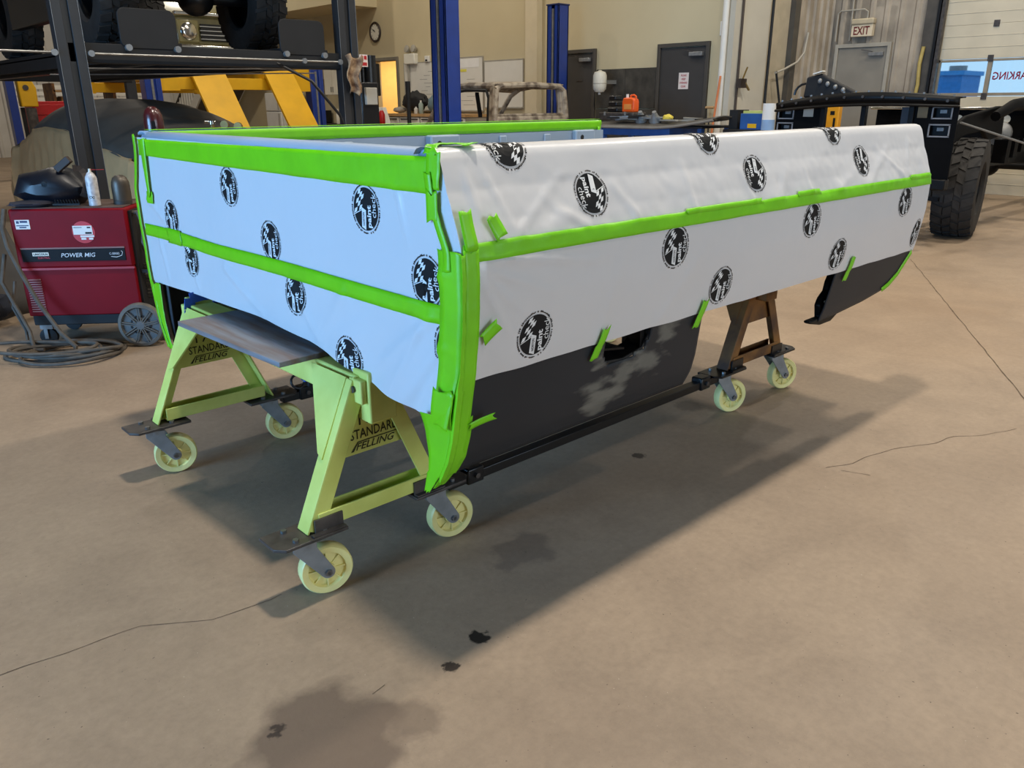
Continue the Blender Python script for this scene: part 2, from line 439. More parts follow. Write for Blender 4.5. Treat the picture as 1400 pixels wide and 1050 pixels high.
mb = MB().bb((X_LEFT-.2, Y_FRONT-.2, 0), (.85, Y_FRONT, CEIL)).bb((5.95, Y_FRONT-.2, 0), (X_EXIT+.3, Y_FRONT, CEIL)).bb((.85, Y_FRONT-.2, 3.5), (5.95, Y_FRONT, CEIL))
struct('wall_front', mb, M_corr3, 'grey-tan steel wall with an open bay behind the photographer', 'wall', smooth=0)
mb = MB().bb((X_LEFT-.2, Y_FRONT, 0), (X_LEFT, .55, CEIL)).bb((X_LEFT-.2, 5.25, 0), (X_LEFT, Y_FAR, CEIL)).bb((X_LEFT-.2, .55, 3.5), (X_LEFT, 5.25, CEIL))
struct('wall_left', mb, M_corr3, 'grey-tan steel wall with the open daylight bay', 'wall', smooth=0)
mb = MB().bb((X_LEFT-.2, Y_FRONT-.2, CEIL), (X_EXIT+.3, Y_FAR+.2, CEIL+.2))
struct('ceiling', mb, M_ceil, 'pale shop ceiling', 'ceiling', smooth=0)

# dark tiled wainscot between the two charcoal doors
t = root('trim_3', 'dark mottled stone tile wainscot between the charcoal doors', 'wainscot', (X_BACK, 8.95, 0), kind='structure')
ys = [8.40, 9.03, 9.66]
for z0, z1 in ((0, .62), (.63, 1.25), (1.26, 1.88)):
    for i in range(2):
        mb = MB().bb((X_BACK-.025, ys[i]+.004, z0), (X_BACK, ys[i+1]-.004, z1)); part('tile', mb, M_dark, t, bevel=.004)

def shop_door(name, y0, y1, z, label, leafmat, fmat, x=X_BACK, hinge=1):
    d = root(name, label, 'door', (x, (y0+y1)/2, 0), kind='structure')
    mb = MB().bb((x-.05, y0, 0), (x, y0+.055, z)).bb((x-.05, y1-.055, 0), (x, y1, z)).bb((x-.05, y0+.055, z-.06), (x, y1-.055, z))
    part('door_frame', mb, fmat, d, bevel=.004)
    mb = MB().bb((x-.022, y0+.06, .01), (x-.002, y1-.06, z-.065)); part('door_leaf', mb, leafmat, d, bevel=.003)
    mb = MB().bb((x-.085, y0+.10, z-.20), (x-.025, y0+.34, z-.14)); cl = part('door_closer', mb, M_zinc, d, bevel=.008)
    mb = MB().bar((x-.055, y0+.28, z-.135), (x-.075, y0+.46, z-.10), .02, .012); part('closer_arm', mb, M_dsteel, cl)
    mb = MB().cyl((x-.022, y1-.12, 1.0), (x-.06, y1-.12, 1.0), .018).cyl((x-.06, y1-.13, 1.0), (x-.06, y1-.25, 1.0), .011); part('handle', mb, M_zinc, d)
    return d
shop_door('door_1', 7.42, 8.38, 2.215, 'charcoal steel door with a paper notice on it', M_doord, M_frame)
shop_door('door_2', 9.68, 10.52, 2.215, 'charcoal steel door beside the blue lift column', M_doord, M_frame)
mb = MB().bb((X_BACK-.03, 9.98, 1.70), (X_BACK-.022, 10.12, 1.715))
thing('push_plate', 'small dark bar on the charcoal door beside the blue column', 'door fitting', mb, M_dsteel, (X_BACK-.025, 10.05, 1.7))
# notice on door_1
n = root('door_notice', 'white paper notice with red lines on the charcoal door', 'notice', (X_BACK-.024, 7.87, 1.55))
part('sheet', MB().bb((X_BACK-.026, 7.77, 1.545), (X_BACK-.023, 7.955, 1.785)), M_sign, n)
mb = MB()
for i, (s, w) in enumerate((('PLEASE', .10), ('KEEP', .075), ('OVERHEAD', .145), ('CLEAR', .09))):
    put_text(mb, s, (X_BACK-.0275, 7.86, 1.745-i*.053), (0, -1, 0), (0, 0, 1), w, .030, .02)
part('lettering', mb, M_redp, n, smooth=0)
# lit office doorway trim
d = root('door_3', 'open office doorway with a grey frame', 'door', (X_BACK, 16.0, 0), kind='structure')
mb = MB().bb((X_BACK-.03, YD0-.07, 0), (X_BACK+.2, YD0, ZD)).bb((X_BACK-.03, YD1, 0), (X_BACK+.2, YD1+.07, ZD)).bb((X_BACK-.03, YD0-.07, ZD), (X_BACK+.2, YD1+.07, ZD+.07))
part('door_frame', mb, mat('grey_frame', (120, 114, 100), .6), d, bevel=.004)
# exit door
d = shop_door('door_4', 5.95, 6.88, 2.25, 'grey steel exit door in the ribbed wall', M_grey, M_lgrey, x=X_EXIT-.035)

# overhead door with window panes
od = root('door_5', 'cream sectional overhead door with a row of window panes', 'overhead door', (X_EXIT, (YO0+YO1)/2, 0), kind='structure')
M_od = mat('cream_door_panel', (206, 196, 172), .55, var=.06, scale=3)
secs = [0, .47, .94, 1.42, 1.955, 2.43, 2.92, 3.42, 4.0]
for i in range(8):
    z0, z1 = secs[i]+.001, secs[i+1]-.001
    if i != 3:
        mb = MB().bb((X_EXIT+.02, YO0, z0), (X_EXIT+.07, YO1, z1))
        for zz in (z0+(z1-z0)*.33, z0+(z1-z0)*.67): mb.bb((X_EXIT+.016, YO0, zz-.004), (X_EXIT+.021, YO1, zz+.004))
        part('panel', mb, M_od, od, bevel=.006)
ybar = [YO0+.0, 2.30, 3.04, 3.78, 4.49, YO1]
mb = MB().bb((X_EXIT+.02, YO0, 1.426), (X_EXIT+.07, YO1, 1.47)).bb((X_EXIT+.02, YO0, 1.915), (X_EXIT+.07, YO1, 1.949))
for y in ybar: mb.bb((X_EXIT+.02, y-.03, 1.42), (X_EXIT+.07, y+.03, 1.95))
part('window_frame', mb, mat('grey_window_frame', (150, 140, 122), .5), od, bevel=.003)
M_glass = mat('window_glass', (235, 245, 250), .02, var=0.0, trans=1.0)
for a, b in zip(ybar[:-1], ybar[1:]):
    part('pane', MB().bb((X_EXIT+.045, a+.03, 1.47), (X_EXIT+.049, b-.03, 1.915)), M_glass, od, smooth=0)
for z in (1.42, 1.955, 2.43):
    for y in (4.49, 2.3):
        part('hinge', MB().bb((X_EXIT+.005, y-.04, z-.045), (X_EXIT+.02, y+.04, z+.045)), M_dsteel, od, bevel=.004)
mb = MB(); put_text(mb, 'NO PARKING', (X_EXIT+.0505, 4.055, 1.705), (0, 1, 0), (0, 0, 1), .75, .112, .02)
part('window_lettering', mb, mat('red_window_vinyl', (226, 20, 74), .6), od, smooth=0, label='red NO PARKING lettering read from outside')
# steel jamb and track beside it
t = root('trim_4', 'dark steel jamb and track at the edge of the overhead door', 'jamb', (X_EXIT-.05, 5.3, 0), kind='structure')
part('jamb', MB().bb((X_EXIT-.10, 5.30, 0), (X_EXIT, 5.48, 4.3)), mat('dark_jamb', (78, 74, 68), .6, var=.2), t)
part('track', MB().bb((X_EXIT-.11, 5.20, 0), (X_EXIT-.02, 5.25, 4.3)), M_dsteel, t)
part('jamb_edge', MB().bb((X_EXIT-.13, 5.26, 0), (X_EXIT-.09, 5.30, 4.3)), M_black, t)
mb = MB().tube([(X_EXIT-.14, 5.42, 2.15), (X_EXIT-.15, 5.44, 1.9), (X_EXIT-.15, 5.42, 1.6), (X_EXIT-.14, 5.46, 1.2), (X_EXIT-.14, 5.44, .6)], .028, 8)
thing('yellow_air_hose', 'yellowed hose hanging on the dark jamb by the overhead door', 'hose', mb, mat('yellow_hose', (190, 168, 96), .6, var=.2), (X_EXIT-.14, 5.43, .6))

# outside: yard, snow bank and blue building seen through the panes
struct('ground_outside', MB().bb((14.3, -40, -.3), (90, 60, -.15)), mat('yard_gravel', (210, 196, 190), .9, var=.15, scale=.5), 'grey snowy yard outside', 'ground', smooth=0)
b = root('blue_building', 'blue building across the yard outside the windows', 'building', (45, 20, -.15))
part('wall', MB().bb((44, 15.3, -.15), (46.5, 40, 2.55)), mat('blue_cladding', (40, 120, 190), .6, var=.1), b)
part('roof', MB().bb((43.9, 15.2, 2.55), (46.6, 40.2, 2.75)), mat('blue_roof', (60, 140, 205), .6), b)
part('roof_vent', MB().cyl((45, 15.9, 2.75), (45, 15.9, 3.0), .40).cyl((45, 19, 2.75), (45, 19, 2.95), .3), M_zinc, b)
mb = MB().grid(lambda u, v: Vector((30+10*v, -8+36*u, -.15+2.1*sin(pi*v)*(.55+.45*noise.noise(Vector((u*6, v*2, 1))))*min(1, u*6, (1-u)*6))), 40, 10)
thing('snow_bank', 'greyish snow bank in the yard outside the windows', 'snow', mb, mat('dirty_snow', (214, 196, 192), .9, var=.2, scale=1), (35, 15, -.15))

# ceiling lamps (above the frame): each one a thing with its own light
for i, (x, y, k) in enumerate(STRIPS):
    c = root('ceiling_light', 'white strip lamp hanging below the shop ceiling', 'ceiling light', (x, y, CEIL-.45), group='strip lamps under the ceiling')
    part('housing', MB().box((x, y, CEIL-.36), (.60, .38, .06)), M_white, c, bevel=.01)
    part('diffuser', MB().box((x, y, CEIL-.395), (.52, .32, .012)), mat('lamp_diffuser', (255, 246, 226), .5, var=0, emis=3.0), c)
    part('hanger', MB().cyl((x-.25, y, CEIL-.33), (x-.25, y, CEIL), .006, n=6).cyl((x+.25, y, CEIL-.33), (x+.25, y, CEIL), .006, n=6), M_steel, c)
    area('strip_lamp_light', (x, y, CEIL-.42), .5, .3, STRIP_POWER*k, STRIP_COL, (0, 0, 0))
# ------------------------------------------------------------------ the masked pickup bed
BX0, BX1, BCY = 1.142, 3.76, 2.40
# outer profile of the near bed side (y, z), from inner rail edge over the top and down to the rocker
PROF = [(1.535, 1.236), (1.527, 1.247), (1.51, 1.252), (1.475, 1.252), (1.458, 1.247), (1.449, 1.234), (1.446, 1.215), (1.437, 1.16), (1.407, 1.085), (1.386, 1.045),
        (1.380, 1.028), (1.379, 1.00), (1.379, .90), (1.384, .85), (1.399, .74), (1.418, .65), (1.436, .56), (1.455, .50), (1.485, .445), (1.515, .40)]
_arc = [0.0]
for a, b in zip(PROF[:-1], PROF[1:]): _arc.append(_arc[-1]+sqrt((a[0]-b[0])**2+(a[1]-b[1])**2))
def prof_at(s):
    """point and outward normal on the near profile at arc length s"""
    s = max(0.0, min(_arc[-1]-1e-6, s))
    for i in range(len(PROF)-1):
        if s <= _arc[i+1]:
            k = (s-_arc[i])/(_arc[i+1]-_arc[i]); a, b = PROF[i], PROF[i+1]
            d = ((b[0]-a[0]), (b[1]-a[1])); l = sqrt(d[0]**2+d[1]**2)
            return a[0]+d[0]*k, a[1]+d[1]*k, d[1]/l, -d[0]/l
def prof_s(z):
    for i in range(4, len(PROF)-1):
        if PROF[i][1] >= z >= PROF[i+1][1]:
            return _arc[i]+(_arc[i+1]-_arc[i])*(PROF[i][1]-z)/(PROF[i][1]-PROF[i+1][1])
    return 0.0
def py(z):
    return prof_at(prof_s(z))[0]
S_CREASE, S_HEM = prof_s(1.028), prof_s(.717)
def soft_norm(s):
    n = [prof_at(s+d)[2:] for d in (-.03, -.015, 0, .015, .03)]
    a = sum(x[0] for x in n); b = sum(x[1] for x in n); l = sqrt(a*a+b*b)
    return a/l, b/l
def smoothstep(a, b, x):
    x = max(0.0, min(1.0, (x-a)/(b-a))); return x*x*(3-2*x)
def crease_line(px, py_, ax_, ay_, bx_, by_, w):
    """ridge height falling off from a segment"""
    dx, dy = bx_-ax_, by_-ay_; l2 = dx*dx+dy*dy
    k = max(0, min(1, ((px-ax_)*dx+(py_-ay_)*dy)/l2)); d = sqrt((px-ax_-k*dx)**2+(py_-ay_-k*dy)**2)
    return math.exp(-(d/w)**2)*(1-.6*k)
CREASES_LO = [(1.19, .99, 1.42, .90, .010), (1.19, .97, 1.33, .86, .009), (1.19, .95, 1.27, .82, .008), (1.2, 1.01, 1.6, .96, .010), (1.9, .74, 2.1, .95, .018), (1.62, .73, 1.70, .98, .02)]
CREASES_UP = [(1.24, 1.21, 1.30, 1.05, .007), (1.19, 1.2, 1.20, 1.05, .009), (1.32, 1.06, 1.50, 1.18, .012), (1.40, 1.05, 1.62, 1.12, .02), (1.75, 1.06, 1.68, 1.14, .014), (2.02, 1.05, 2.00, 1.17, .014),
              (2.35, 1.05, 2.30, 1.14, .012), (2.52, 1.05, 2.58, 1.13, .016), (2.72, 1.05, 2.70, 1.12, .011), (2.95, 1.05, 3.12, 1.10, .02), (3.2, 1.05, 3.4, 1.17, .016), (3.5, 1.06, 3.32, 1.16, .012), (3.62, 1.2, 3.56, 1.06, .01), (1.55, 1.05, 1.46, 1.09, .012)]
def side_off(x, s):
    """how far the plastic stands off the steel"""
    z = prof_at(s)[1]
    if s < S_CREASE:
        t = (s-prof_s(1.235))/(S_CREASE-prof_s(1.235))
        hang = .016*sin(pi*max(0, min(1, t)))
        k = smoothstep(0.0, .35, t)
        d = .006+hang*(.7+.5*noise.noise(Vector((x*1.7, 3, 0))))
        low = smoothstep(.35, .9, t)*(1-smoothstep(.93, 1.0, t))
        w = .004*noise.noise(Vector((x*5.5, z*6, 2)))*k+low*.006*noise.noise(Vector((x*11+z*5, z*7, 5)))
        for c in CREASES_UP: w += .0055*crease_line(x, z, *c)*k
        return d+w*(1-smoothstep(.96, 1.0, t))+.0015*noise.noise(Vector((x*30, z*30, 1)))*k
    t = (s-S_CREASE)/(S_HEM-S_CREASE)
    e = smoothstep(0, .1, t)
    d = .0055+.0035*noise.noise(Vector((x*2.2, z*3.1, 9)))*e
    for c in CREASES_LO: d += .0065*crease_line(x, z, *c)*e*(c[0] < 1.5 or .4)
    d += .004*e*smoothstep(1.75, 1.15, x)*noise.noise(Vector((x*9+z*9, (z-x)*4, 3)))
    return max(.003, d)
def side_pt(x, s, extra=0.0):
    y, z, ny, nz = prof_at(s); ny, nz = soft_norm(s)
    o = side_off(x, s)+extra
    return Vector((x, y+ny*o, z+nz*o))

bed = root('pickup_bed', 'pickup truck bed masked in white plastic and green tape, on two sawhorses', 'truck bed', (2.44, BCY, .70))
def panel_material():
    m = mat('dark_sanded_primer', (34, 39, 46), .5, var=.10, scale=3, spec=.3)
    m = m.copy(); m.name = 'dark_primer_with_sanded_patch'
    nt = m.node_tree; b = nt.nodes['Principled BSDF']; src = b.inputs['Base Color'].links[0].from_socket
    g = nt.nodes.new('ShaderNodeNewGeometry'); n = nt.nodes.new('ShaderNodeTexNoise'); n.inputs['Scale'].default_value = 14; n.inputs['Detail'].default_value = 4
    mp = nt.nodes.new('ShaderNodeMapping'); mp.inputs['Scale'].default_value = (.5, 1, 1.4); mp.inputs['Rotation'].default_value = (0, .6, 0)
    nt.links.new(g.outputs['Position'], mp.inputs['Vector']); nt.links.new(mp.outputs[0], n.inputs['Vector'])
    out = src
    # sanded smears around the filler opening
    for (c, r) in (((1.98, 1.42, .67), .085), ((1.90, 1.43, .605), .08), ((1.78, 1.44, .575), .08), ((1.68, 1.44, .585), .075), ((1.66, 1.44, .66), .05), ((1.70, 1.46, .52), .07)):
        d = nt.nodes.new('ShaderNodeVectorMath'); d.operation = 'DISTANCE'; d.inputs[1].default_value = c; nt.links.new(g.outputs['Position'], d.inputs[0])
        a = nt.nodes.new('ShaderNodeMath'); a.operation = 'MULTIPLY_ADD'; a.inputs[1].default_value = .34; nt.links.new(n.outputs[0], a.inputs[0]); nt.links.new(d.outputs['Value'], a.inputs[2])
        mr = nt.nodes.new('ShaderNodeMapRange'); mr.inputs['From Min'].default_value = r+.10; mr.inputs['From Max'].default_value = r+.155; mr.inputs['To Min'].default_value = .75; mr.inputs['To Max'].default_value = 0
        nt.links.new(a.outputs[0], mr.inputs['Value'])
        mx = nt.nodes.new('ShaderNodeMix'); mx.data_type = 'RGBA'; nt.links.new(mr.outputs[0], mx.inputs['Factor']); nt.links.new(out, mx.inputs['A']); mx.inputs['B'].default_value = lin((112, 112, 106))
        out = mx.outputs['Result']
    nt.links.new(out, b.inputs['Base Color'])
    return m
M_panel = panel_material()
M_sheet = mat('white_masking_plastic', (206, 206, 208), .30, var=.02, scale=2.4, spec=.55, bump=.35)

WA0, WA1 = 2.165, 3.05      # wheel opening
def zlow(x):
    if x < WA0: return .440
    if x <= WA1: return .715+.23*sqrt(max(0, 1-((x-(WA0+WA1)/2)/((WA1-WA0)/2))**2))
    return _interp(x)
def _interp(x):
    T = [(3.05, .505), (3.2, .512), (3.43, .53), (3.60, .555), (3.70, .61), (3.765, .70)]
    for a, b in zip(T[:-1], T[1:]):
        if a[0] <= x <= b[0]: return a[1]+(b[1]-a[1])*(x-a[0])/(b[0]-a[0])
    return T[-1][1]
HOLE = [(1.672, .670), (1.690, .640), (1.775, .632), (1.858, .650), (1.880, .690), (1.885, .775), (1.872, .800), (1.69, .800), (1.672, .785)]
def in_hole(x, z):
    c = False; n = len(HOLE)
    for i in range(n):
        a, b = HOLE[i], HOLE[(i+1) % n]
        if (a[1] > z) != (b[1] > z) and x < (b[0]-a[0])*(z-a[1])/(b[1]-a[1])+a[0]: c = not c
    return c
def side_panel(mirror):
    """steel skin of one bed side: columns from the lower edge up to the rail"""
    xs = [BX0+i*.0125 for i in range(int((WA0-BX0)/.0125)+1)]+[WA0-.0001, WA0]
    xs += [WA0+(WA1-WA0)*(.5-.5*cos(pi*i/40)) for i in range(1, 41)]
    xs += [WA1+.0001+i*.0125 for i in range(int((BX1-WA1)/.0125)+1)]+[BX1]
    NZ = 56; vs = []; fs = []; P = {}
    ztop = 1.215
    for i, x in enumerate(xs):
        zl = zlow(x)
        if abs(x-WA0) < 1e-6: zl = .715
        for j in range(NZ+1):
            z = zl+(ztop-zl)*j/NZ
            lean = 0
            if z < .72 and abs(x-WA0) < .35:
                lean = (.015-(z-.44)/.275*.038)*(1-abs(x-WA0)/.35)
            y = py(z)
            vs.append(Vector((x+lean, (2*BCY-y) if mirror else y, z)))
    n1 = NZ+1
    for i in range(len(xs)-1):
        for j in range(NZ):
            a = vs[i*n1+j]; c = vs[(i+1)*n1+j+1]
            if in_hole((a.x+c.x)/2, (a.z+c.z)/2) and not mirror: continue
            if xs[i+1]-xs[i] < 2e-4: continue
            q = (i*n1+j, (i+1)*n1+j, (i+1)*n1+j+1, i*n1+j+1)
            fs.append(q if not mirror else q[::-1])
    return MB().add(vs, fs)
near = part('bed_side', side_panel(False), M_panel, bed, solid=.004, label='bare dark primered bed side showing below the plastic')
far = part('bed_side', side_panel(True), M_panel, bed, solid=.004)
# filler pocket behind the opening
mb = MB(); rim = [Vector((x, py(z)+.006, z)) for x, z in HOLE]
mb.tube(rim, .005, 8, closed=True); part('filler_rim', mb, M_blackm, near)
mb = MB(); inner = [Vector((x+(1.78-x)*.18, py(z)+.06, z+(.72-z)*.18)) for x, z in HOLE]
k = len(HOLE); mb.add(rim+inner, [(i, (i+1) % k, k+(i+1) % k, k+i) for i in range(k)]); part('filler_pocket', mb, M_gloss, near, smooth=0)
# pocket floor: lower tray and brackets leave the back open so the bright floor shows through
mb = MB().box((1.73, 1.475, .672), (.11, .09, .006), M=Matrix.Rotation(.15, 3, 'Y')).box((1.862, 1.46, .72), (.02, .07, .14)).box((1.775, 1.50, .78), (.2, .01, .10))
part('filler_bracket', mb, M_gloss, near)
# front end flanges (the faces towards the cab), rear end posts
def flange(mirror):
    T = [(1.225, .10), (1.03, .12), (.80, .12), (.66, .125), (.58, .11), (.50, .085), (.44, .05), (.40, .012)]
    vs = []; fs = []
    for i, (z, w) in enumerate(T):
        y0 = py(max(.405, z)); y1 = y0+w
        if mirror: y0, y1 = 2*BCY-y0, 2*BCY-y1
        vs += [Vector((BX0, y0, z)), Vector((BX0, y1, z))]
        if i: fs.append((2*i-2, 2*i-1, 2*i+1, 2*i))
    return MB().add(vs, fs)
part('front_flange', flange(False), M_panel, bed, solid=.005)
part('front_flange', flange(True), M_panel, bed, solid=.005)
def rail(mirror):
    path = [p for p in PROF if p[1] > 1.2]+[]
    vs = []; fs = []; path = [(1.54, 1.16)]+path
    n = len(path)
    for x in (BX0, BX1):
        for (y, z) in path: vs.append(Vector((x, 2*BCY-y if mirror else y, z)))
    for i in range(n-1): fs.append((i, i+1, n+i+1, n+i))
    return MB().add(vs, fs)
part('top_rail', rail(False), M_prim, bed, solid=.006)
part('top_rail', rail(True), M_prim, bed, solid=.006)
# far inner side with stake pockets and ribs
yi = 2*BCY-1.565
part('inner_side', MB().bb((BX0+.01, yi, .70), (BX1-.01, yi+.03, 1.20)), M_prim, bed)
part('inner_side', MB().bb((BX0+.01, 1.534, .70), (BX1-.01, 1.544, 1.24)), M_prim, bed)
for x0, x1, dep in ((2.44, 2.62, .05), (BX1-.28, BX1-.12, .035), (1.20, 1.36, .05)):
    mb = MB().bb((x0, yi-dep, .74), (x1, yi, 1.205)); o = part('stake_pocket', mb, M_prim, bed, bevel=.008)
    part('pocket_hole', MB().cyl((x0+.05, yi-dep-.001, 1.165), (x0+.05, yi-dep+.004, 1.165), .014), M_blackm, o)
for x in (1.62, 1.98, 2.92, 3.25):
    part('rib', MB().bb((x, yi-.012, .74), (x+.05, yi, 1.19)), M_prim, bed, bevel=.006)
# headboard, its folded top edge and the floor
mb = MB().bb((BX0, 1.47, .70), (BX0+.02, 2*BCY-1.47, 1.21)); hb = part('headboard', mb, M_prim, bed)
mb = MB(); ht = [(BX0+.0, 1.20), (BX0-.004, 1.232), (BX0+.006, 1.248), (BX0+.03, 1.252), (BX0+.055, 1.246), (BX0+.06, 1.17)]
vs = []; fs = []
for y in (1.50, 2*BCY-1.50):
    for x, z in ht: vs.append((x, y, z))
n = len(ht)
for i in range(n-1): fs.append((i, i+1, n+i+1, n+i))
part('headboard_rail', MB().add(vs, fs), M_prim, bed, solid=.005)
part('bed_floor', MB().bb((BX0+.02, 1.54, .705), (BX1, 2*BCY-1.54, .72)), M_prim, bed)
for i in range(9):
    y = 1.66+i*.185; part('floor_rib', MB().bb((BX0+.04, y, .72), (BX1, y+.05, .732)), M_prim, bed, bevel=.004)
for x in (1.30, 2.05, 2.85, 3.60):
    part('cross_sill', MB().bb((x, 1.58, .66), (x+.06, 2*BCY-1.58, .705)) if x not in (1.30, ) else MB().bb((1.36, 1.58, .668), (1.42, 2*BCY-1.58, .705)), M_blackm, bed)
for sgn in (0, 1):
    f = (lambda y: 2*BCY-y) if sgn else (lambda y: y)
    mb = MB(); cx_ = (WA0+WA1)/2
    arc = [(cx_-.46*cos(pi*i/16), .70+.27*sin(pi*i/16)) for i in range(17)]
    vs = [Vector((x, f(1.41), z)) for x, z in arc]+[Vector((x, f(1.66), z)) for x, z in arc]
    mb.add(vs, [(i, i+1, 18+i, 17+i) for i in range(16)]+[tuple(range(17, 34))]); part('wheel_tub', mb, M_gloss, bed, smooth=60)
# black wheel-opening lip hooking forward below the tail section
P = [(1141, 374), (1136, 386), (1133, 398), (1126, 408), (1122, 418), (1122, 434), (1107, 440), (1108, 443.5), (1122, 444.5), (1136, 439), (1146, 428), (1151, 412), (1154, 392), (1157, 370)]
P = [ay(a, b, 1.452) for a, b in P]
mb = MB().prism([(p.x, p.z) for p in P], (0, 1.452, 0), (1, 0, 0), (0, 0, 1), -.03)
lip = part('wheel_lip', mb, M_gloss, bed, bevel=.006)
for a, b in ((1127.5, 412.5), (1126, 424)):
    p = ay(a, b, 1.449); part('bolt_hole', MB().cyl(p, p+Vector((0, -.001, 0)), .006, n=10), M_plastic, lip)

# ---- plastic sheeting on the near side
XS0, XS1 = 1.126, 3.785
def sheet_x(u): return XS0+(XS1-XS0)*u
upper = part('masking_sheet', MB().grid(lambda u, v: side_pt(sheet_x(u), v*(S_CREASE+.012)), 260, 44), M_sheet, bed, label='upper white plastic sheet folded over the bed rail')
def hem(u): return S_HEM+.003*noise.noise(Vector((u*20, 0, 4)))
lower = part('masking_sheet', MB().grid(lambda u, v: side_pt(sheet_x(u), S_CREASE-.01+v*(hem(u)-S_CREASE+.01)), 240, 34), M_sheet, bed, label='lower white plastic sheet hanging over the bed side')
# ---- plastic sheeting on the headboard
HEM_T = [(1.36, .73), (1.409, .70), (1.45, .60), (1.524, .590), (1.66, .610), (1.798, .627), (1.947, .652), (2.109, .676), (2.391, .688), (2.724, .688), (2.984, .679), (3.264, .668), (3.44, .66)]
def hem_z(y):
    for a, b in zip(HEM_T[:-1], HEM_T[1:]):
        if a[0] <= y <= b[0]: return a[1]+(b[1]-a[1])*(y-a[0])/(b[0]-a[0])
    return HEM_T[0][1] if y < HEM_T[0][0] else HEM_T[-1][1]
CRE_H = [(1.50, .86, 1.78, .66, .018), (1.46, .80, 1.62, .62, .012), (1.44, .98, 1.60, .88, .012), (1.62, 1.15, 1.58, 1.02, .01), (2.20, .84, 2.05, .69, .016), (2.66, .82, 2.40, .70, .014), (3.30, 1.0, 3.12, .90, .014), (3.25, .84, 3.2, .70, .012), (3.0, .86, 2.9, .70, .01), (1.90, .85, 2.05, .70, .02), (1.55, .82, 1.68, .63, .01)]
def edge_y(z): return py(max(.45, z))
def head_off(y, z):
    d = .007+.004*noise.noise(Vector((y*2.1, z*2.5, 7)))
    for c in CRE_H: d += .0065*crease_line(y, z, *c)
    low = smoothstep(.84, .66, z)
    d += low*(.010*noise.noise(Vector((y*3.3+z*2, z*3, 11)))+.006)
    d += low*smoothstep(2.2, 1.6, y)*.012*sin((y*1.3+z*.8)*17)
    return max(.004, d)
def head_pt(y, z, extra=0.0):
    # the sheet rounds the near and far corners of the bed
    return Vector((BX0-.003-head_off(y, z)-extra, y, z))
def head_fn(u, v):
    ztop = 1.232; y0 = 1.405; y1 = 2*BCY-1.395
    y = y0+(y1-y0)*u; z0 = hem_z(y); z = ztop+(z0-ztop)*v
    ya = side_pt(XS0, prof_s(max(z, .717))).y if z > .72 else edge_y(z)-.004
    yb = 2*BCY-edge_y(z)+.004
    yy = ya+(yb-ya)*u
    return head_pt(yy, z)
head = part('masking_sheet', MB().grid(head_fn, 200, 60), M_sheet, bed, label='white plastic sheet across the headboard')

# ---- printed round logos
def logo_faces():
    """flat logo, unit radius: list of (layer, verts, faces, material index)"""
    out = []
    vs = [(0, 0)]; fs = []; R = .83; rings, seg = 5, 40
    for r in range(1, rings+1):
        for k in range(seg): vs.append((R*r/rings*cos(2*pi*k/seg), R*r/rings*sin(2*pi*k/seg)))
    for k in range(seg): fs.append((0, 1+k, 1+(k+1) % seg))
    for r in range(1, rings):
        for k in range(seg):
            a = 1+(r-1)*seg; b = 1+r*seg; fs.append((a+k, b+k, b+(k+1) % seg, a+(k+1) % seg))
    out.append((0, vs, fs, 0))
    # ring of tiny print
    rnd = random.Random(3); ang = 0.0; vs = []; fs = []
    while ang < 2*pi-.05:
        w = rnd.uniform(.035, .075)
        if int(ang/(.62)) % 1 == 0 and rnd.random() > .10:
            for (r0, r1) in ((.905, .985),):
                r1 -= rnd.uniform(0, .035); k = len(vs)
                for a in (ang, ang+w):
                    vs += [(r0*cos(a), r0*sin(a)), (r1*cos(a), r1*sin(a))]
                fs.append((k, k+1, k+3, k+2))
        ang += w+rnd.uniform(.018, .03)
    out.append((0, vs, fs, 0))
    # chequered flag
    o = (-.775, -.20); e1 = (.175, .065); e2 = (.075, .185); vs = []; fs = []
    for j in range(6):
        for i in range(3):
            if (i+j) % 2: continue
            bend = .035*sin(j*.9)
            c = [(o[0]+e1[0]*(i+a)+e2[0]*(j+b)+bend*0, o[1]+e1[1]*(i+a)+e2[1]*(j+b)+bend*(i+a)*.5) for a, b in ((0, 0), (1, 0), (1, 1), (0, 1))]
            if max(x*x+y*y for x, y in c) > .80: continue
            k = len(vs); vs += c; fs.append((k, k+1, k+2, k+3))
    for (a, b) in (((-.80, -.27), (-.24, -.055)),):
        k = len(vs); vs += [a, b, (b[0], b[1]+.035), (a[0]+.01, a[1]+.035)]; fs.append((k, k+1, k+2, k+3))
    k = len(vs); vs += [(-.23, .06), (.05, -.04), (0, -.80), (-.28, -.70)]; fs.append((k, k+1, k+2, k+3))
    out.append((1, vs, fs, 1))
    def word(body, cx, cy, length, height, bold, layer, mi, skew=0.0):
        v, f, _ = text2d(body, 1, bold)
        out.append((layer, [(cx-y*height, cy+x*length+skew*y) for x, y in v], f, mi))
    word('paint', .30, -.26, .86, .36, .03, 1, 1)
    word('check', .585, .17, .90, .30, .0, 1, 1)
    word('NORTON', -.115, -.38, .52, .13, .01, 2, 0, .0)
    return out
LOGO = logo_faces(); LR = .0655
def logo(sheet, fn, flip=False, tilt=0.0):
    """fn(a, b, lift) maps logo coordinates (metres right, metres up) to the sheet"""
    mb = MB(); s = -1 if flip else 1; ca, sa = cos(tilt), sin(tilt)
    for layer, vs, fs, mi in LOGO:
        mb.cur = mi
        mb.add([fn(s*LR*(x*ca-y*sa), s*LR*(x*sa+y*ca), .0016+.0012*layer) for x, y in vs], fs)
    return part('printed_logo', mb, [M_ink, M_prt], sheet, smooth=0)
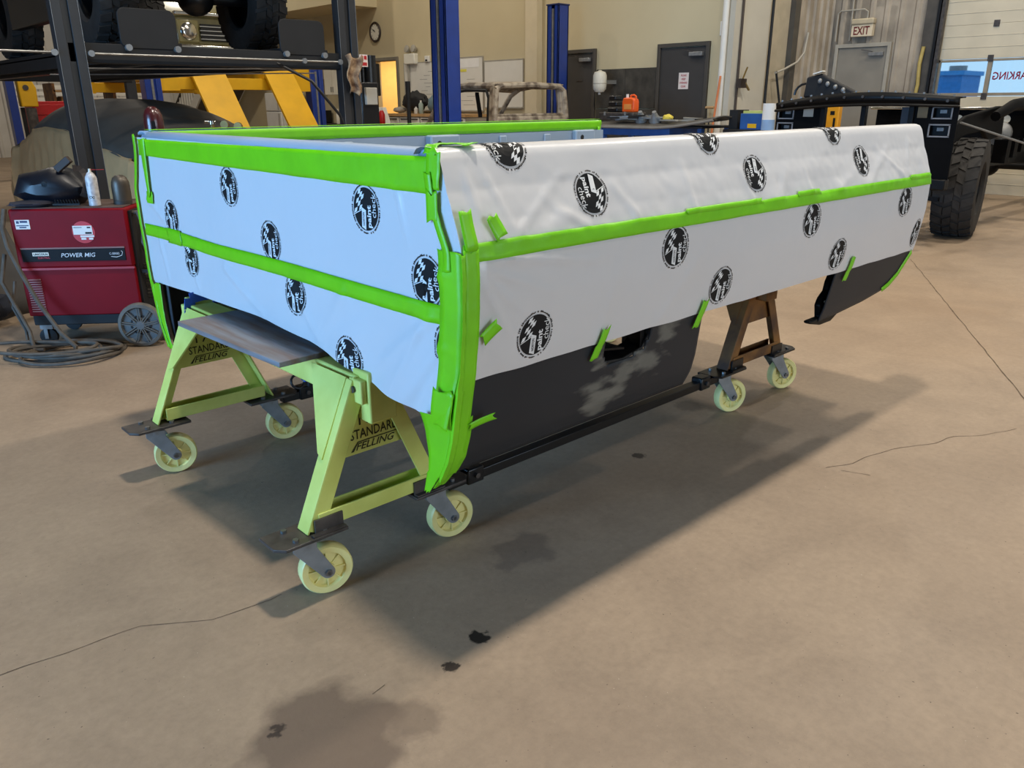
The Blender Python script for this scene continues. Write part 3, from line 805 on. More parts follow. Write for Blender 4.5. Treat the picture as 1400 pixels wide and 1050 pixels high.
for x, z in ((1.929, .953), (2.741, .953), (3.545, .952), (1.367, .798), (2.207, .796), (3.002, .797)):
    s0 = prof_s(z); logo(lower, lambda a, b, l, x=x, s0=s0: side_pt(x+a, s0-b, l))
x, s0 = 3.745, prof_s(.80); logo(lower, lambda a, b, l: side_pt(min(XS1, 3.74+a*.6), s0-b, l))
for x, z in ((1.592, 1.123), (2.383, 1.127), (3.16, 1.130)):
    s0 = prof_s(z); logo(upper, lambda a, b, l, x=x, s0=s0: side_pt(x+a, s0-b, l), True)
for x in (1.335, 2.16, 2.965):
    s0 = prof_s(1.245)-.012; logo(upper, lambda a, b, l, x=x, s0=s0: side_pt(x+a, max(.0, s0-b), l), True)
for y, z in ((2.554, 1.098), (1.761, 1.097), (3.094, .951), (2.306, .952), (2.952, .808), (2.175, .805), (1.512, .95), (1.882, .675), (1.43, .80)):
    logo(head, lambda a, b, l, y=y, z=z: head_pt(max(edge_y(z+b)+.008, y-a), max(hem_z(y-a)+.001, z+b), l))

# ---- green masking tape
def ribbon(name, fn, L, W, nu, nv=3, torn=.006, seed=1, lift=.0035, label=None, rip0=None, rip1=None):
    """fn(a, b, lift): a along 0..L, b across -W/2..W/2; ends torn"""
    vs = []; fs = []
    for i in range(nu+1):
        for j in range(nv+1):
            b = -W/2+W*j/nv; a = L*i/nu
            if i == 0: a += torn*noise.noise(Vector((seed, j*1.7, 0)))*2
            if i == nu: a += torn*noise.noise(Vector((seed+9, j*1.7, 0)))*2
            e = .0012*noise.noise(Vector((a*22, seed, b*30)))
            bb = b+(.0012*noise.noise(Vector((a*9, seed*3+j, 2))) if j in (0, nv) else 0)
            vs.append(fn(a, bb, lift+abs(e)))
    m = nv+1
    for i in range(nu):
        for j in range(nv): fs.append((i*m+j, (i+1)*m+j, (i+1)*m+j+1, i*m+j+1))
    return part(name, MB().add(vs, fs), M_green, bed, solid=.0012, label=label)
TP = 'masking_tape'
# long strip along the body crease of the near side
ribbon(TP, lambda a, b, l: side_pt(1.130+a, S_CREASE+b, l+.0015), 2.65, .039, 240, 4, label='green tape strip along the near bed side', seed=2)
ribbon(TP, lambda a, b, l: side_pt(1.97+a, S_CREASE-.018+b, l+.003), .42, .016, 40, 2, seed=5, torn=.01)
ribbon(TP, lambda a, b, l: side_pt(2.62+a, S_CREASE-.020+b, l+.003), .16, .018, 20, 2, seed=6, torn=.01)
ribbon(TP, lambda a, b, l: side_pt(3.56+a, S_CREASE-.018+b, l+.003), .20, .020, 20, 2, seed=7, torn=.012)
# tape across the headboard
ribbon(TP, lambda a, b, l: head_pt(1.41+a, .876-b+.006*noise.noise(Vector((a*2, 1, 1))), l+.001), 2*BCY-2.80-.03, .047, 180, 3, label='green tape strip across the middle of the headboard', seed=3)
ribbon(TP, lambda a, b, l: head_pt(3.02+a, .878-b, l+.003), .13, .058, 20, 3, seed=31, torn=.015)
def topband(a, b, l):
    y = 1.485+a; t = a/(2*BCY-2.97)
    z = 1.196-b*(1.06-.30*t)
    return head_pt(y, min(z, 1.232), l+.003)+Vector((0, 0, max(0, z-1.232)))
ribbon(TP, topband, 2*BCY-2.97, .078, 160, 5, label='wide green tape band along the top of the headboard', seed=4)
# near corner: strip on the headboard side and strip on the bed side
def nc_front(a, b, l):
    z = 1.225-a; y = edge_y(z)+.034-b
    return head_pt(y, z, l+.002)
ribbon(TP, lambda a, b, l: nc_front(a+.19, b*1.35, l+.003), .44, .062, 70, 4, seed=8, label='green tape strip down the near corner')
ribbon(TP, lambda a, b, l: nc_front(a+.02, b-.008, l+.005), .22, .026, 30, 2, seed=9, torn=.01)
ribbon(TP, lambda a, b, l: side_pt(1.126+.022+b, prof_s(1.035)+a, l+.004), .60, .044, 80, 4, seed=10, torn=.01)
def nc_low(a, b, l):
    # wedge wrapping the lower front tip of the bed side
    z = .69-a; t = max(0, (a-.075)/.23)
    w = .130*(1-t)+.02*t if a > .078 else .080
    return Vector((BX0-.018-l-.010*(1-smoothstep(.05, .12, a)), (edge_y(z) if z > .45 else 1.487+(.45-z)*.75)-.010+(b/.1+.5)*w, z))
ribbon(TP, nc_low, .307, .1, 50, 6, seed=11, torn=.012, label='torn green tape wedge on the near lower corner')
def nc_low_side(a, b, l):
    z = .615-a; y = py(max(.402, z)) if z > .45 else 1.487+(.45-z)*.75
    return Vector((BX0-.018+(b+.0225)*(1.25-.5*max(0, (a-.12)/.11)), y-.008-l, z))
ribbon(TP, nc_low_side, .215, .045, 36, 4, seed=12, torn=.01)
# far corner strips
def fc_front(a, b, l):
    z = 1.24-a; y = 2*BCY-py(max(.41, min(1.2, z)))-.008+b
    return head_pt(y, min(z, 1.232), l+.001)+Vector((0, 0, max(0, z-1.232)))
ribbon(TP, lambda a, b, l: fc_front(a, b, l+.004), .84, .024, 100, 3, seed=13, label='green tape strip down the far corner')
def fc_low(a, b, l):
    z = .665-a; w = .11-.06*(a/.26); y = 2*BCY-py(max(.405, z))
    return Vector((BX0-.022-l, y+.004-(b/.1+.5)*w-(.0 if z > .42 else .01), z))
ribbon(TP, fc_low, .265, .1, 40, 5, seed=14, torn=.012)
ribbon(TP, lambda a, b, l: head_pt(2*BCY-1.535+b*(1.5-4*a)+a*.02, 1.232-a, l+.006), .21, .036, 24, 2, seed=15, torn=.012)
ribbon(TP, lambda a, b, l: head_pt(3.245+a, 1.01+b, l+.002), .055, .045, 6, 3, seed=16, torn=.004, label='small green tape square near the far corner')
# far rail: tape along its inner face and over its tail end
ribbon(TP, lambda a, b, l: Vector((BX0+.02+a, 2*BCY-1.538-.004-l-(.0 if b < .012 else (b-.012)*.0), 1.229+b)), BX1-BX0-.03, .050, 120, 3, seed=17, label='green tape along the far bed rail')
ribbon(TP, lambda a, b, l: Vector((BX0+.02+a, 2*BCY-1.505+b, 1.2555+l)), BX1-BX0-.03, .062, 60, 2, seed=18)
ribbon(TP, lambda a, b, l: Vector((BX1-.035+b, 2*BCY-1.545-l-.004, 1.22-a)), .40, .02, 20, 2, seed=19)
# top of the near front corner: crumpled tape
def crump(a, b, l): return Vector((BX0-.018+a*.95, 1.478-b+.018*sin(a*40), 1.259+l+.006*noise.noise(Vector((a*40, b*40, 2)))-.02*smoothstep(.02, .0, a)))
ribbon(TP, crump, .12, .045, 14, 4, seed=20, torn=.012)
ribbon(TP, lambda a, b, l: Vector((BX0-.014-l-.003*noise.noise(Vector((a*40, b*50, 1))), 1.462+b+a*.12, 1.25-a)), .085, .05, 12, 4, seed=21, torn=.012)
ribbon(TP, lambda a, b, l: Vector((BX0-.018-l, 1.470+b*.9, 1.165-a)), .07, .045, 8, 4, seed=26, torn=.012)
# pulled-back tabs on the near side
def tab(x, z, w, h, ang, seed, lift=.008, curl=.0):
    s0 = prof_s(z); ca, sa = cos(ang), sin(ang)
    def fn(a, b, l):
        u = b*ca+a*sa; v = a*ca-b*sa
        return side_pt(x+u, s0-v, lift+l+curl*(a/h)**2)
    ribbon(TP, fn, h, w, 8, 3, seed=seed, torn=.008)
tab(1.150, 1.035, .036, .085, -.05, 22, .006, .01)
tab(1.245, 1.050, .036, .055, -.5, 23, .006, .008)
tab(1.180, .822, .034, .06, .9, 24, .006, .006)
tab(1.165, .595, .02, .075, 1.25, 29, .008, .02)
def hem_tab(x, seed, ang=.35):
    def fn(a, b, l):
        v = -.045+a; sx = x+b*cos(ang)+(a-.045)*sin(ang)
        s = S_HEM-v
        y, z, ny, nz = prof_at(s)
        o = (side_off(sx, s) if s < S_HEM else .004)+.004+l
        return Vector((sx, y+ny*o, z+nz*o))
    ribbon(TP, fn, .095, .034, 12, 3, seed=seed, torn=.010)
hem_tab(1.63, 25); hem_tab(2.115, 27, .3); hem_tab(3.135, 28, .15)
# tape on the tail edge
TE = [Vector((3.768, .705)), Vector((3.765, .70)), Vector((3.70, .61)), Vector((3.64, .572)), Vector((3.58, .552))]
def tail_tape(a, b, l):
    k = min(3.999, a/.24*4); i = int(k); q = TE[i].lerp(TE[i+1], k-i)
    return Vector((q.x+.002-(b+.012)*.8*.6, py(q.y)-.006-l, q.y-.002+(b+.012)*.8))
ribbon(TP, tail_tape, .24, .024, 20, 2, seed=30)
# tape folded round the near corner, joining the strips on both faces
def corner_fold(a, b, l):
    z = 1.03-a; k = b/.03+.5
    pf = head_pt(edge_y(z)-.005, z, .006) if z > .70 else Vector((BX0-.024, edge_y(z)-.006, z))
    ps = side_pt(XS0+.014, prof_s(max(z, .402)), .006) if z > .70 else Vector((BX0-.002, py(max(z, .402))-.014, z))
    mid = Vector((min(pf.x, BX0-.024), min(ps.y, pf.y)-.003, z))
    q = pf.lerp(mid, k*2) if k < .5 else mid.lerp(ps, k*2-1)
    return q+Vector((-l*.3, -l*.3, 0))
ribbon(TP, corner_fold, .60, .03, 70, 6, seed=33, torn=.004, lift=.001)
# ------------------------------------------------------------------ sawhorses on casters
def sawhorse(xc, label, mbody, mplate, lettering, rots, grp):
    h = root('sawhorse', label, 'sawhorse', (xc, 2.42, 0), group=grp)
    Y0, Y1 = 1.86, 2.98
    part('beam', MB().bb((xc-.045, Y0-.03, .545), (xc+.045, Y1+.03, .635)), mbody, h, bevel=.006)
    for e, (Ye, dr) in enumerate(((Y0, -1), (Y1, 1))):
        # upright square post at the end of the beam
        po = part('post', MB().bb((xc-.035, Ye+dr*.035-.04, .500), (xc+.055, Ye+dr*.035+.04, .652)), mbody, h, bevel=.005)
        part('bracket', MB().bb((xc-.055, Ye+dr*.035-.03, .56), (xc-.036, Ye+dr*.035+.03, .63)), mbody, po, bevel=.004)
        part('bolt', MB().cyl((xc-.062, Ye+dr*.03, .60), (xc-.055, Ye+dr*.03, .60), .010, n=10), M_dsteel, po)
        # end plate; shade in its cut-out lettering is drawn as flat dark shapes
        poly = [(-.155, .395), (.125, .395), (.14, .415), (.065, .575), (-.065, .575)]
        gp = part('end_plate', MB().prism([(x, z) for x, z in poly], (xc, Ye+dr*.012, 0), (1, 0, 0), (0, 0, 1), -.005), mbody, h)
        if lettering:
            mb = MB(); a = Vector((1, 0, 0))
            for yy in (Ye+dr*.012-.0012, Ye+dr*.012+.0062):
                put_text(mb, '17', (xc-.012, yy, .498), a, (0, 0, 1), .05, .034)
                put_text(mb, 'STANDARD', (xc+.014, yy, .455), a, (0, 0, 1), .165, .030, .012)
                put_text(mb, 'FELLING', (xc+.015, yy, .4165), a, (0, 0, 1), .135, .022, .012, .35)
                mb.add([(xc-.070, yy, .404), (xc-.045, yy, .432), (xc+.092, yy, .434), (xc+.089, yy, .431), (xc-.044, yy, .429), (xc-.060, yy, .404)], [(0, 1, 2, 3, 4, 5)])
            part('cut_out_lettering', mb, mat('cut_out_shadow', (52, 56, 30), .8), gp, smooth=0)
        for sx in (-1, 1):
            ft = Vector((xc+sx*.235, Ye, .207)); tp = Vector((xc+sx*.055, Ye, .625))
            mb = MB().bar(ft, tp, .007, .058, (0, 1, 0))
            mb.bar(ft+Vector((-sx*.026, dr*.026, 0)), tp+Vector((-sx*.026, dr*.026, 0)), .05, .007, (0, 1, 0))
            part('leg', mb, mbody, h, bevel=.002)
            # sloping side plate from leg to beam
            A = Vector((xc+sx*.057, Ye-dr*.19, .628)); B = Vector((xc+sx*.057, Ye-dr*.0, .628)); C = Vector((xc+sx*.150, Ye-dr*.03, .415)); D = Vector((xc+sx*.155, Ye, .405))
            part('side_plate', MB().add([A, B, D, C], [(0, 1, 2, 3)]), mbody, h, solid=.006, smooth=0)
            # steel foot plate, weld angle, bolts
            fx = xc+sx*.232
            fp = part('foot_plate', MB().prism([(-.11, -.03), (-.085, -.058), (.11, -.058), (.11, .058), (-.11, .058)] if sx < 0 else [(-.11, -.058), (.085, -.058), (.11, -.03), (.11, .058), (-.11, .058)], (fx, Ye, .196), (1, 0, 0), (0, 1, 0), .010), mplate, h, bevel=.002)
            part('weld_angle', MB().bb((fx-sx*.015, Ye+dr*.034, .207), (fx-sx*.105, Ye+dr*.040, .25)).bb((fx-sx*.0, Ye+dr*.040, .207), (fx-sx*.105, Ye+dr*.056, .212)), mplate, fp)
            for bx, by in ((.045, .035), (-.045, .035), (.045, -.035), (-.045, -.035)):
                part('bolt', MB().cyl((fx+bx, Ye+by, .206), (fx+bx, Ye+by, .215), .009, n=6), M_steel, fp)
            # caster
            rot = rots[e*2+(sx > 0)]
            t = Vector((cos(rot), sin(rot), 0)); a = Vector((-t.y, t.x, 0))
            sw = Vector((fx-.01*t.x, Ye, 0)); wc = sw+t*.060+Vector((0, 0, .0775))
            c = part('caster_fork', MB().cyl(sw+Vector((0, 0, .172)), sw+Vector((0, 0, .196)), .034, n=20), M_zinc, h)
            for s_ in (-1, 1):
                mb = MB(); q = []
                top = sw+Vector((0, 0, .185))
                for k in range(9):
                    an = -pi/2-pi*.28+k*pi*1.0/8
                    q.append((.052+.021*cos(an+.28), .0775+.021*sin(an+.28)))
                poly = [(-.034, .187), (-.034, .165)]+[(.060+.020*cos(pi+.6+k*pi/8*1.0), .0775+.020*sin(pi+.6+k*pi/8)) for k in range(9)]+[(.034, .165), (.034, .187)]
                mb.prism(poly, sw+a*(s_*.030-.0022), t, (0, 0, 1), -.0045)
                part('fork_plate', mb, M_zinc, c, bevel=.0015)
            mb = MB().lathe([(.016, -.026), (.024, -.026), (.024, -.012), (.052, -.008), (.056, -.019), (.073, -.021), (.0775, -.015), (.0775, .015), (.073, .021), (.056, .019), (.052, .008), (.024, .012), (.024, .026), (.016, .026)], wc, a, 40)
            part('wheel', mb, M_wheel, c)
            mb = MB()
            for k in range(8):
                an = 2*pi*k/8; d = t*cos(an)+Vector((0, 0, 1))*sin(an)
                for s_ in (-1, 1): mb.bar(wc+d*.022+a*(s_*.011), wc+d*.055+a*(s_*.011), .004, .008, a)
            part('spoke_rib', mb, M_wheel, c)
            part('axle_bolt', MB().cyl(wc-a*.040, wc+a*.040, .0055, n=8).cyl(wc-a*.040, wc-a*.033, .0105, n=6).cyl(wc+a*.033, wc+a*.040, .0105, n=6), M_steel, c)
        # lower cross bar
        mb = MB().bb((xc-.20, Ye+dr*.026, .215), (xc+.20, Ye+dr*.033, .262)).bb((xc-.20, Ye-dr*.02, .215), (xc+.20, Ye+dr*.026, .221)).bb((xc-.20, Ye-dr*.03, .215), (xc+.20, Ye-dr*.023, .262))
        part('cross_bar', mb, mbody, h, bevel=.002)
    return h
G = 'sawhorses under the truck bed'
sawhorse(1.155, 'lime yellow steel sawhorse on cream casters under the headboard end', M_limey, M_dsteel, True, (-.25, -.22, -.3, -.2), G)
sawhorse(3.265, 'rusty ochre sawhorse on cream casters under the tail end', M_rust, M_black, False, (-.35, -.38, -.3, -.3), G)

for i, (Ye, lab) in enumerate(((1.865, 'black steel tie bar joining the sawhorse feet on the near side'), (2.975, 'black steel tie bar joining the sawhorse feet on the far side'))):
    b = root('tie_bar', lab, 'bar', (2.2, Ye, .16), group='tie bars between the sawhorses')
    part('tube', MB().bb((1.435, Ye-.02, .160), (2.985, Ye+.02, .194)), M_black, b, bevel=.003)
    for x in (1.545, 2.875):
        cl = part('clamp', MB().bb((x-.035, Ye-.028, .155), (x+.035, Ye+.028, .212)), M_black, b, bevel=.006)
        part('clamp_bolt', MB().cyl((x, Ye-.028, .185), (x, Ye-.038, .185), .010, n=6), M_dsteel, cl)

def wood_mat():
    m = mat('weathered_plywood', (128, 128, 132), .7, var=.3, scale=5, col2=(112, 88, 74))
    m.node_tree.nodes['Noise Texture'].inputs['Scale'].default_value = 3.0
    nt = m.node_tree; mp = nt.nodes.new('ShaderNodeMapping'); mp.inputs['Scale'].default_value = (9, 1.0, 9)
    tc = nt.nodes['Texture Coordinate']; nt.links.new(tc.outputs['Object'], mp.inputs['Vector']); nt.links.new(mp.outputs[0], nt.nodes['Noise Texture'].inputs['Vector'])
    return m
pl = MB().box((1.142, 2.382, .6445), (.335, .665, .017), rz=.045)
thing('plywood_board', 'weathered grey plywood board resting on the lime yellow sawhorse', 'board', pl, wood_mat(), (1.142, 2.382, .636), bevel=.002)

st = root('ratchet_strap', 'blue webbing strap with a black hook at the far sawhorse foot', 'strap', (1.5, 2.84, .25))
part('webbing', MB().bar((1.47, 2.835, .285), (1.98, 2.80, .27), .035, .006), M_strap, st)
part('hook', MB().tube([(1.445+.028*cos(k*pi/6), 2.835+.010*sin(k*pi/6), .285+.026*sin(k*pi/6)) for k in range(12)], .005, 8, closed=True), M_black, st)
part('ratchet', MB().box((1.53, 2.83, .272), (.10, .04, .028)).box((1.56, 2.83, .258), (.05, .03, .03)), M_blackm, st, bevel=.004)
s2 = MB()
ring = [(1.108, 2.975, .56), (1.106, 2.975, .62), (1.112, 2.972, .662), (1.16, 2.97, .668), (1.215, 2.97, .664), (1.222, 2.97, .56)]
for a, b in zip(ring[:-1], ring[1:]): s2.bar(a, b, .040, .005, (0, 1, 0))
# bar() puts width across; keep the loop as a flat band round the post
thing('strap_loop', 'blue strap looped over the far post of the lime yellow sawhorse', 'strap', s2, M_strap, (1.165, 2.97, .56))

# ------------------------------------------------------------------ welder
WU = -.66
wd = root('welder', 'red wheeled welding machine with a black nameplate strip', 'welder', (1.49, 4.806, 0), WU)
def W(mb): return mb
L_ = dict(local=True)
x0, x1, yf, yb = -.635, .0, .045, .50
body = part('case', MB().bb((x0, yf, .465), (x1, yb, .80)), M_red, wd, bevel=.012, **L_)
part('lower_case', MB().bb((x0, yf+.006, .185), (x1, yb-.006, .462)), M_red, wd, bevel=.006, **L_)
part('seam', MB().bb((x0-.002, yf-.004, .456), (x1+.002, yf+.01, .468)), mat('light_red_edge', (170, 50, 60), .4), body, **L_)
part('base', MB().bb((x0+.01, yf+.02, .125), (x1+.16, yb-.02, .185)), M_blackm, wd, bevel=.006, **L_)
npl = part('nameplate', MB().bb((x0+.03, yf-.004, .505), (x1-.035, yf, .575)), M_ink, wd, bevel=.002, **L_)
mb = MB(); put_text(mb, 'POWER MIG', (x0+.34, yf-.0052, .540), (1, 0, 0), (0, 0, 1), .19, .024, .004, .25)
o = part('lettering', mb, M_prt, npl, smooth=0, **L_)
part('logo_plate', MB().prism([(-.044, -.010), (.044, -.010), (.044, .010), (-.044, .010)], (x0+.135, yf-.004, .548), (1, 0, 0), (0, 0, 1), .0015), M_plastic, npl, **L_)
mb = MB(); put_text(mb, 'LINCOLN', (x0+.135, yf-.0062, .548), (1, 0, 0), (0, 0, 1), .076, .012, .03); part('lettering', mb, M_ink, npl, smooth=0, **L_)
mb = MB(); put_text(mb, 'ELECTRIC', (x0+.15, yf-.0055, .527), (1, 0, 0), (0, 0, 1), .065, .011, .02); part('lettering', mb, mat('nameplate_red', (190, 50, 60), .5), npl, smooth=0, **L_)
mb = MB().tube([(x1-.115, yf-.005, .528), (x1-.085, yf-.005, .524), (x1-.055, yf-.005, .534), (x1-.048, yf-.005, .553), (x1-.056, yf-.005, .560)], .0018, 6); part('swoosh', mb, M_prt, npl, **L_)
mb = MB(); put_text(mb, 'C-SERIES', (x1-.095, yf-.0052, .545), (1, 0, 0), (0, 0, 1), .055, .012); part('lettering', mb, M_prt, npl, smooth=0, **L_)
part('nameplate_edge', MB().bb((x0+.03, yf-.005, .576), (x1-.035, yf, .584)), mat('tan_edge', (140, 100, 92), .5), npl, **L_)
# round red sticker with white labels, small sticker at upper left
stk = part('round_sticker', MB().cyl((-.245, yf, .668), (-.245, yf-.002, .668), .062, n=36), mat('bright_red_sticker', (196, 24, 32), .4), wd, **L_)
part('sticker_label', MB().bb((-.300, yf-.004, .655), (-.195, yf-.002, .705)).bb((-.265, yf-.004, .640), (-.190, yf-.002, .651)).bb((-.262, yf-.004, .626), (-.235, yf-.002, .637)).bb((-.220, yf-.004, .626), (-.197, yf-.002, .637)), M_paper, stk, **L_)
part('sticker_print', MB().bb((-.235, yf-.0045, .659), (-.200, yf-.004, .669)).bb((-.222, yf-.0045, .691), (-.203, yf-.004, .698)).bb((-.294, yf-.0045, .694), (-.25, yf-.004, .697)), M_ink, stk, **L_)
s3 = part('corner_sticker', MB().bb((-.605, yf-.003, .690), (-.528, yf, .742)), M_paper, wd, **L_)
part('sticker_print', MB().bb((-.598, yf-.0035, .722), (-.583, yf-.003, .736)).bb((-.578, yf-.0035, .726), (-.538, yf-.003, .737)).bb((-.600, yf-.0035, .708), (-.534, yf-.003, .713)).bb((-.585, yf-.0035, .697), (-.548, yf-.003, .704)), mat('navy_print', (40, 44, 90), .5), s3, **L_)
for i in range(15):
    part('vent_slat', MB().bb((-.607, yf-.004, .212+i*.0133), (-.530, yf+.004, .217+i*.0133)), mat('dusty_vent', (160, 110, 108), .6), wd, **L_)
# rear wheels
for yy in (.0, .52):
    mb = MB().lathe([(.108, -.022), (.125, -.018), (.130, -.008), (.130, .018), (.120, .025), (.108, .025)], (.005, yy, .130), (0, 1, 0), 40, cap=False)
    w = part('wheel', mb, M_rubd, wd, **L_)
    part('wheel_disc', MB().lathe([(.110, -.016), (.100, -.006), (.060, -.004), (.030, -.012), (.022, -.020), (.001, -.020)], (.005, yy, .130), (0, 1, 0), 40, cap=False), mat('grey_plastic_wheel', (100, 100, 98), .6, var=.2), w, **L_)
    mb = MB()
    for k in range(9):
        a = 2*pi*k/9+.2
        for dd in (-.006, .006):
            c_ = Vector((cos(a), 0, sin(a))); s_ = Vector((-sin(a), 0, cos(a)))
            mb.bar(Vector((.005, yy-.016, .130))+c_*.022+s_*dd, Vector((.005, yy-.016, .130))+c_*.104+s_*dd, .005, .006, (0, 1, 0))
    part('wheel_spoke', mb, M_rubd, w, **L_)
    mb = MB()
    for k in range(9):
        a = 2*pi*(k+.5)/9+.2; c_ = Vector((.005+.048*cos(a), yy-.0065, .130+.048*sin(a)))
        mb.cyl(c_, c_+Vector((0, -.001, 0)), .013, n=10)
    part('wheel_hole', mb, M_black, w, **L_)
for yy in (.10, .44):
    c_ = part('front_caster', MB().bb((-.60, yy-.03, .10), (-.53, yy+.03, .125)).bb((-.585, yy-.025, .04), (-.565, yy-.021, .11)).bb((-.585, yy+.021, .04), (-.565, yy+.025, .11)), M_zinc, wd, **L_)
    part('caster_wheel', MB().lathe([(.03, -.015), (.05, -.012), (.05, .012), (.03, .015)], (-.57, yy, .05), (0, 1, 0), 20), M_blackm, c_, **L_)
# cables on the back end
mb = MB()
for i in range(9): mb.tube([(.035+.035*cos(a*pi/6), .16, .27+.022*i+.012*sin(a*pi/6)) for a in range(13)], .006, 6)
part('gun_cable_spring', mb, M_hose, wd, **L_)
mb = MB().tube([(.0, .12, .76), (.05, .10, .77), (.075, .09, .70), (.06, .09, .60), (.09, .10, .52), (.06, .14, .46)], .015, 8).tube([(.0, .2, .70), (.06, .18, .66), (.03, .15, .56), (.08, .13, .45), (.03, .12, .40)], .009, 8).tube([(.0, .30, .62), (.09, .25, .55), (.06, .2, .42), (.1, .2, .36)], .012, 8)
part('rear_cable', mb, M_hose, wd, **L_)
part('rear_panel', MB().bb((x1, yf+.03, .19), (x1+.015, yb-.03, .78)), M_blackm, wd, **L_)
part('bottle_tray', MB().bb((x1+.015, yf+.04, .13), (x1+.26, yb-.04, .15)).bb((x1+.02, .09, .42), (x1+.2, .10, .44)), M_blackm, wd, **L_)
part('top_mat', MB().bb((x0+.02, yf+.012, .7995), (x1-.015, yb-.03, .806)), mat('dusty_top_mat', (92, 74, 66), .9, var=.2), wd, bevel=.002, **L_)

def wl(x, y, z):   # welder-local point to world
    return WM[wd.name] @ Vector((x, y, z))
# things on top of it
p = wl(-.185, .12, .806)
c = root('spray_can', 'white aerosol can with a thin red straw on the welder', 'spray can', p)
part('can', MB().lathe([(.026, 0), (.031, .003), (.031, .150), (.029, .160), (.018, .180), (.012, .186)], p, n=28), mat('can_white', (214, 214, 214), .35, var=.12, scale=40, col2=(170, 168, 170)), c)
part('nozzle', MB().cyl(p+Vector((0, 0, .186)), p+Vector((0, 0, .205)), .009, .006, n=12), M_plastic, c)
part('straw', MB().cyl(p+Vector((0, 0, .199)), p+Vector((.075*cos(WU+.1), .075*sin(WU+.1), .199)), .0015, n=6), M_redp, c)
mb = MB()
for k in (-1, 1):
    q = p+Vector((-.0318*cos(YAW), -.0318*sin(YAW), .05))+Vector((sin(YAW), -cos(YAW), 0))*(.008*k+.006)
    mb.tube([q+Vector((sin(YAW), -cos(YAW), 0))*(.0065*cos(j*pi/6))+Vector((0, 0, .0065*sin(j*pi/6))) for j in range(12)], .0011, 5, closed=True)
part('can_print', mb, M_ink, c)
p = wl(-.06, .20, .806)
c = root('bottle_cap', 'domed grey-brown steel cylinder cap on the welder', 'cylinder cap', p)
part('dome', MB().lathe([(.048, .02), (.050, .03), (.050, .10), (.047, .125), (.038, .148), (.022, .160), (.001, .164)], p, n=28), mat('brown_grey_metal', (96, 88, 78), .42, metal=.4, var=.2), c)
part('collar', MB().lathe([(.050, 0), (.050, .020), (.046, .022)], p, n=28), mat('dark_collar', (58, 52, 46), .6), c)
p = wl(-.33, .10, .806)
c = root('wire_brush', 'small black comb-like brush lying on the welder', 'brush', p)
part('handle', MB().bar(p+Vector((-.06, .05, .012)), p+Vector((.055, -.045, .012)), .014, .010), M_blackm, c)
mb = MB()
for i in range(9):
    q = p+Vector((-.045+i*.012, .038-i*.0102, .018)); mb.bar(q, q+Vector((-.008, -.010, .020)), .006, .005)
part('bristle', mb, M_blackm, c)
p = wl(-.49, .20, .806)
def lump(d): return 1+.25*noise.noise(Vector((d.x*2.2, d.y*2.2, d.z*2.2)))+.1*noise.noise(Vector((d.x*6, d.y*6, d.z*6)))
thing('work_gloves', 'crumpled dark grey work gloves beneath the welding helmet', 'gloves', MB().blob(p+Vector((-.02, -.03, .018)), (.17, .10, .022), 28, 12, lump), mat('dark_glove', (52, 50, 60), .9, var=.25), p)
# welding helmet lying on its side: a hollow shell with head strap
p = wl(-.40, .24, .83)
hm = root('welding_helmet', 'black welding helmet lying on the welder with its brown strap up', 'helmet', p)
RH = Matrix.Rotation(WU, 3, 'Z')
# outline of the shell seen from the side (welder-local x, height), lofted over its depth
HS = [(-.585, .865), (-.545, .965), (-.49, .975), (-.40, 1.00), (-.32, .975), (-.265, .905), (-.268, .865), (-.315, .815), (-.40, .808), (-.49, .812), (-.545, .840)]
hc = (-.44, .90)
HS = [(hc[0]+(a+.42)*1.28, hc[1]+(b-.895)*1.15) for a, b in HS]
vs = []; fs = []; NS = len(HS); NL = 12
for i in range(NL+1):
    t = -1+2*i/NL; k = max(.30, sqrt(max(0, 1-abs(t)**3.2)))
    for (hx, hz) in HS:
        zz = hc[1]+(hz-hc[1])*k
        vs.append(wl(hc[0]+(hx-hc[0])*(.25+.75*k), .24+.15*t, max(.808, zz)))
for i in range(NL):
    for k in range(NS): fs.append((i*NS+k, i*NS+(k+1) % NS, (i+1)*NS+(k+1) % NS, (i+1)*NS+k))
fs.append(tuple(range(NS))[::-1]); fs.append(tuple(NL*NS+k for k in range(NS)))
part('shell', MB().add(vs, fs), M_navy, hm, smooth=32)
mb = MB()
f = lambda t: p+RH @ Vector((.125+.05*cos(t), -.09+.02*sin(t*2), .10+.085*sin(t)))
for i in range(8): mb.bar(f(radians(-60+i*20)), f(radians(-60+(i+1)*20)), .034, .004, (0, 1, 0))
part('head_strap', mb, M_brown, hm)
part('pivot_knob', MB().cyl(wl(-.43, .105, .93), wl(-.43, .09, .93), .016, n=14), M_blackm, hm)
part('strap_buckle', MB().box(wl(-.33, .14, 1.035), (.10, .035, .04), M=RH @ Matrix.Rotation(-.65, 3, 'Y')), M_brown, hm, bevel=.004)
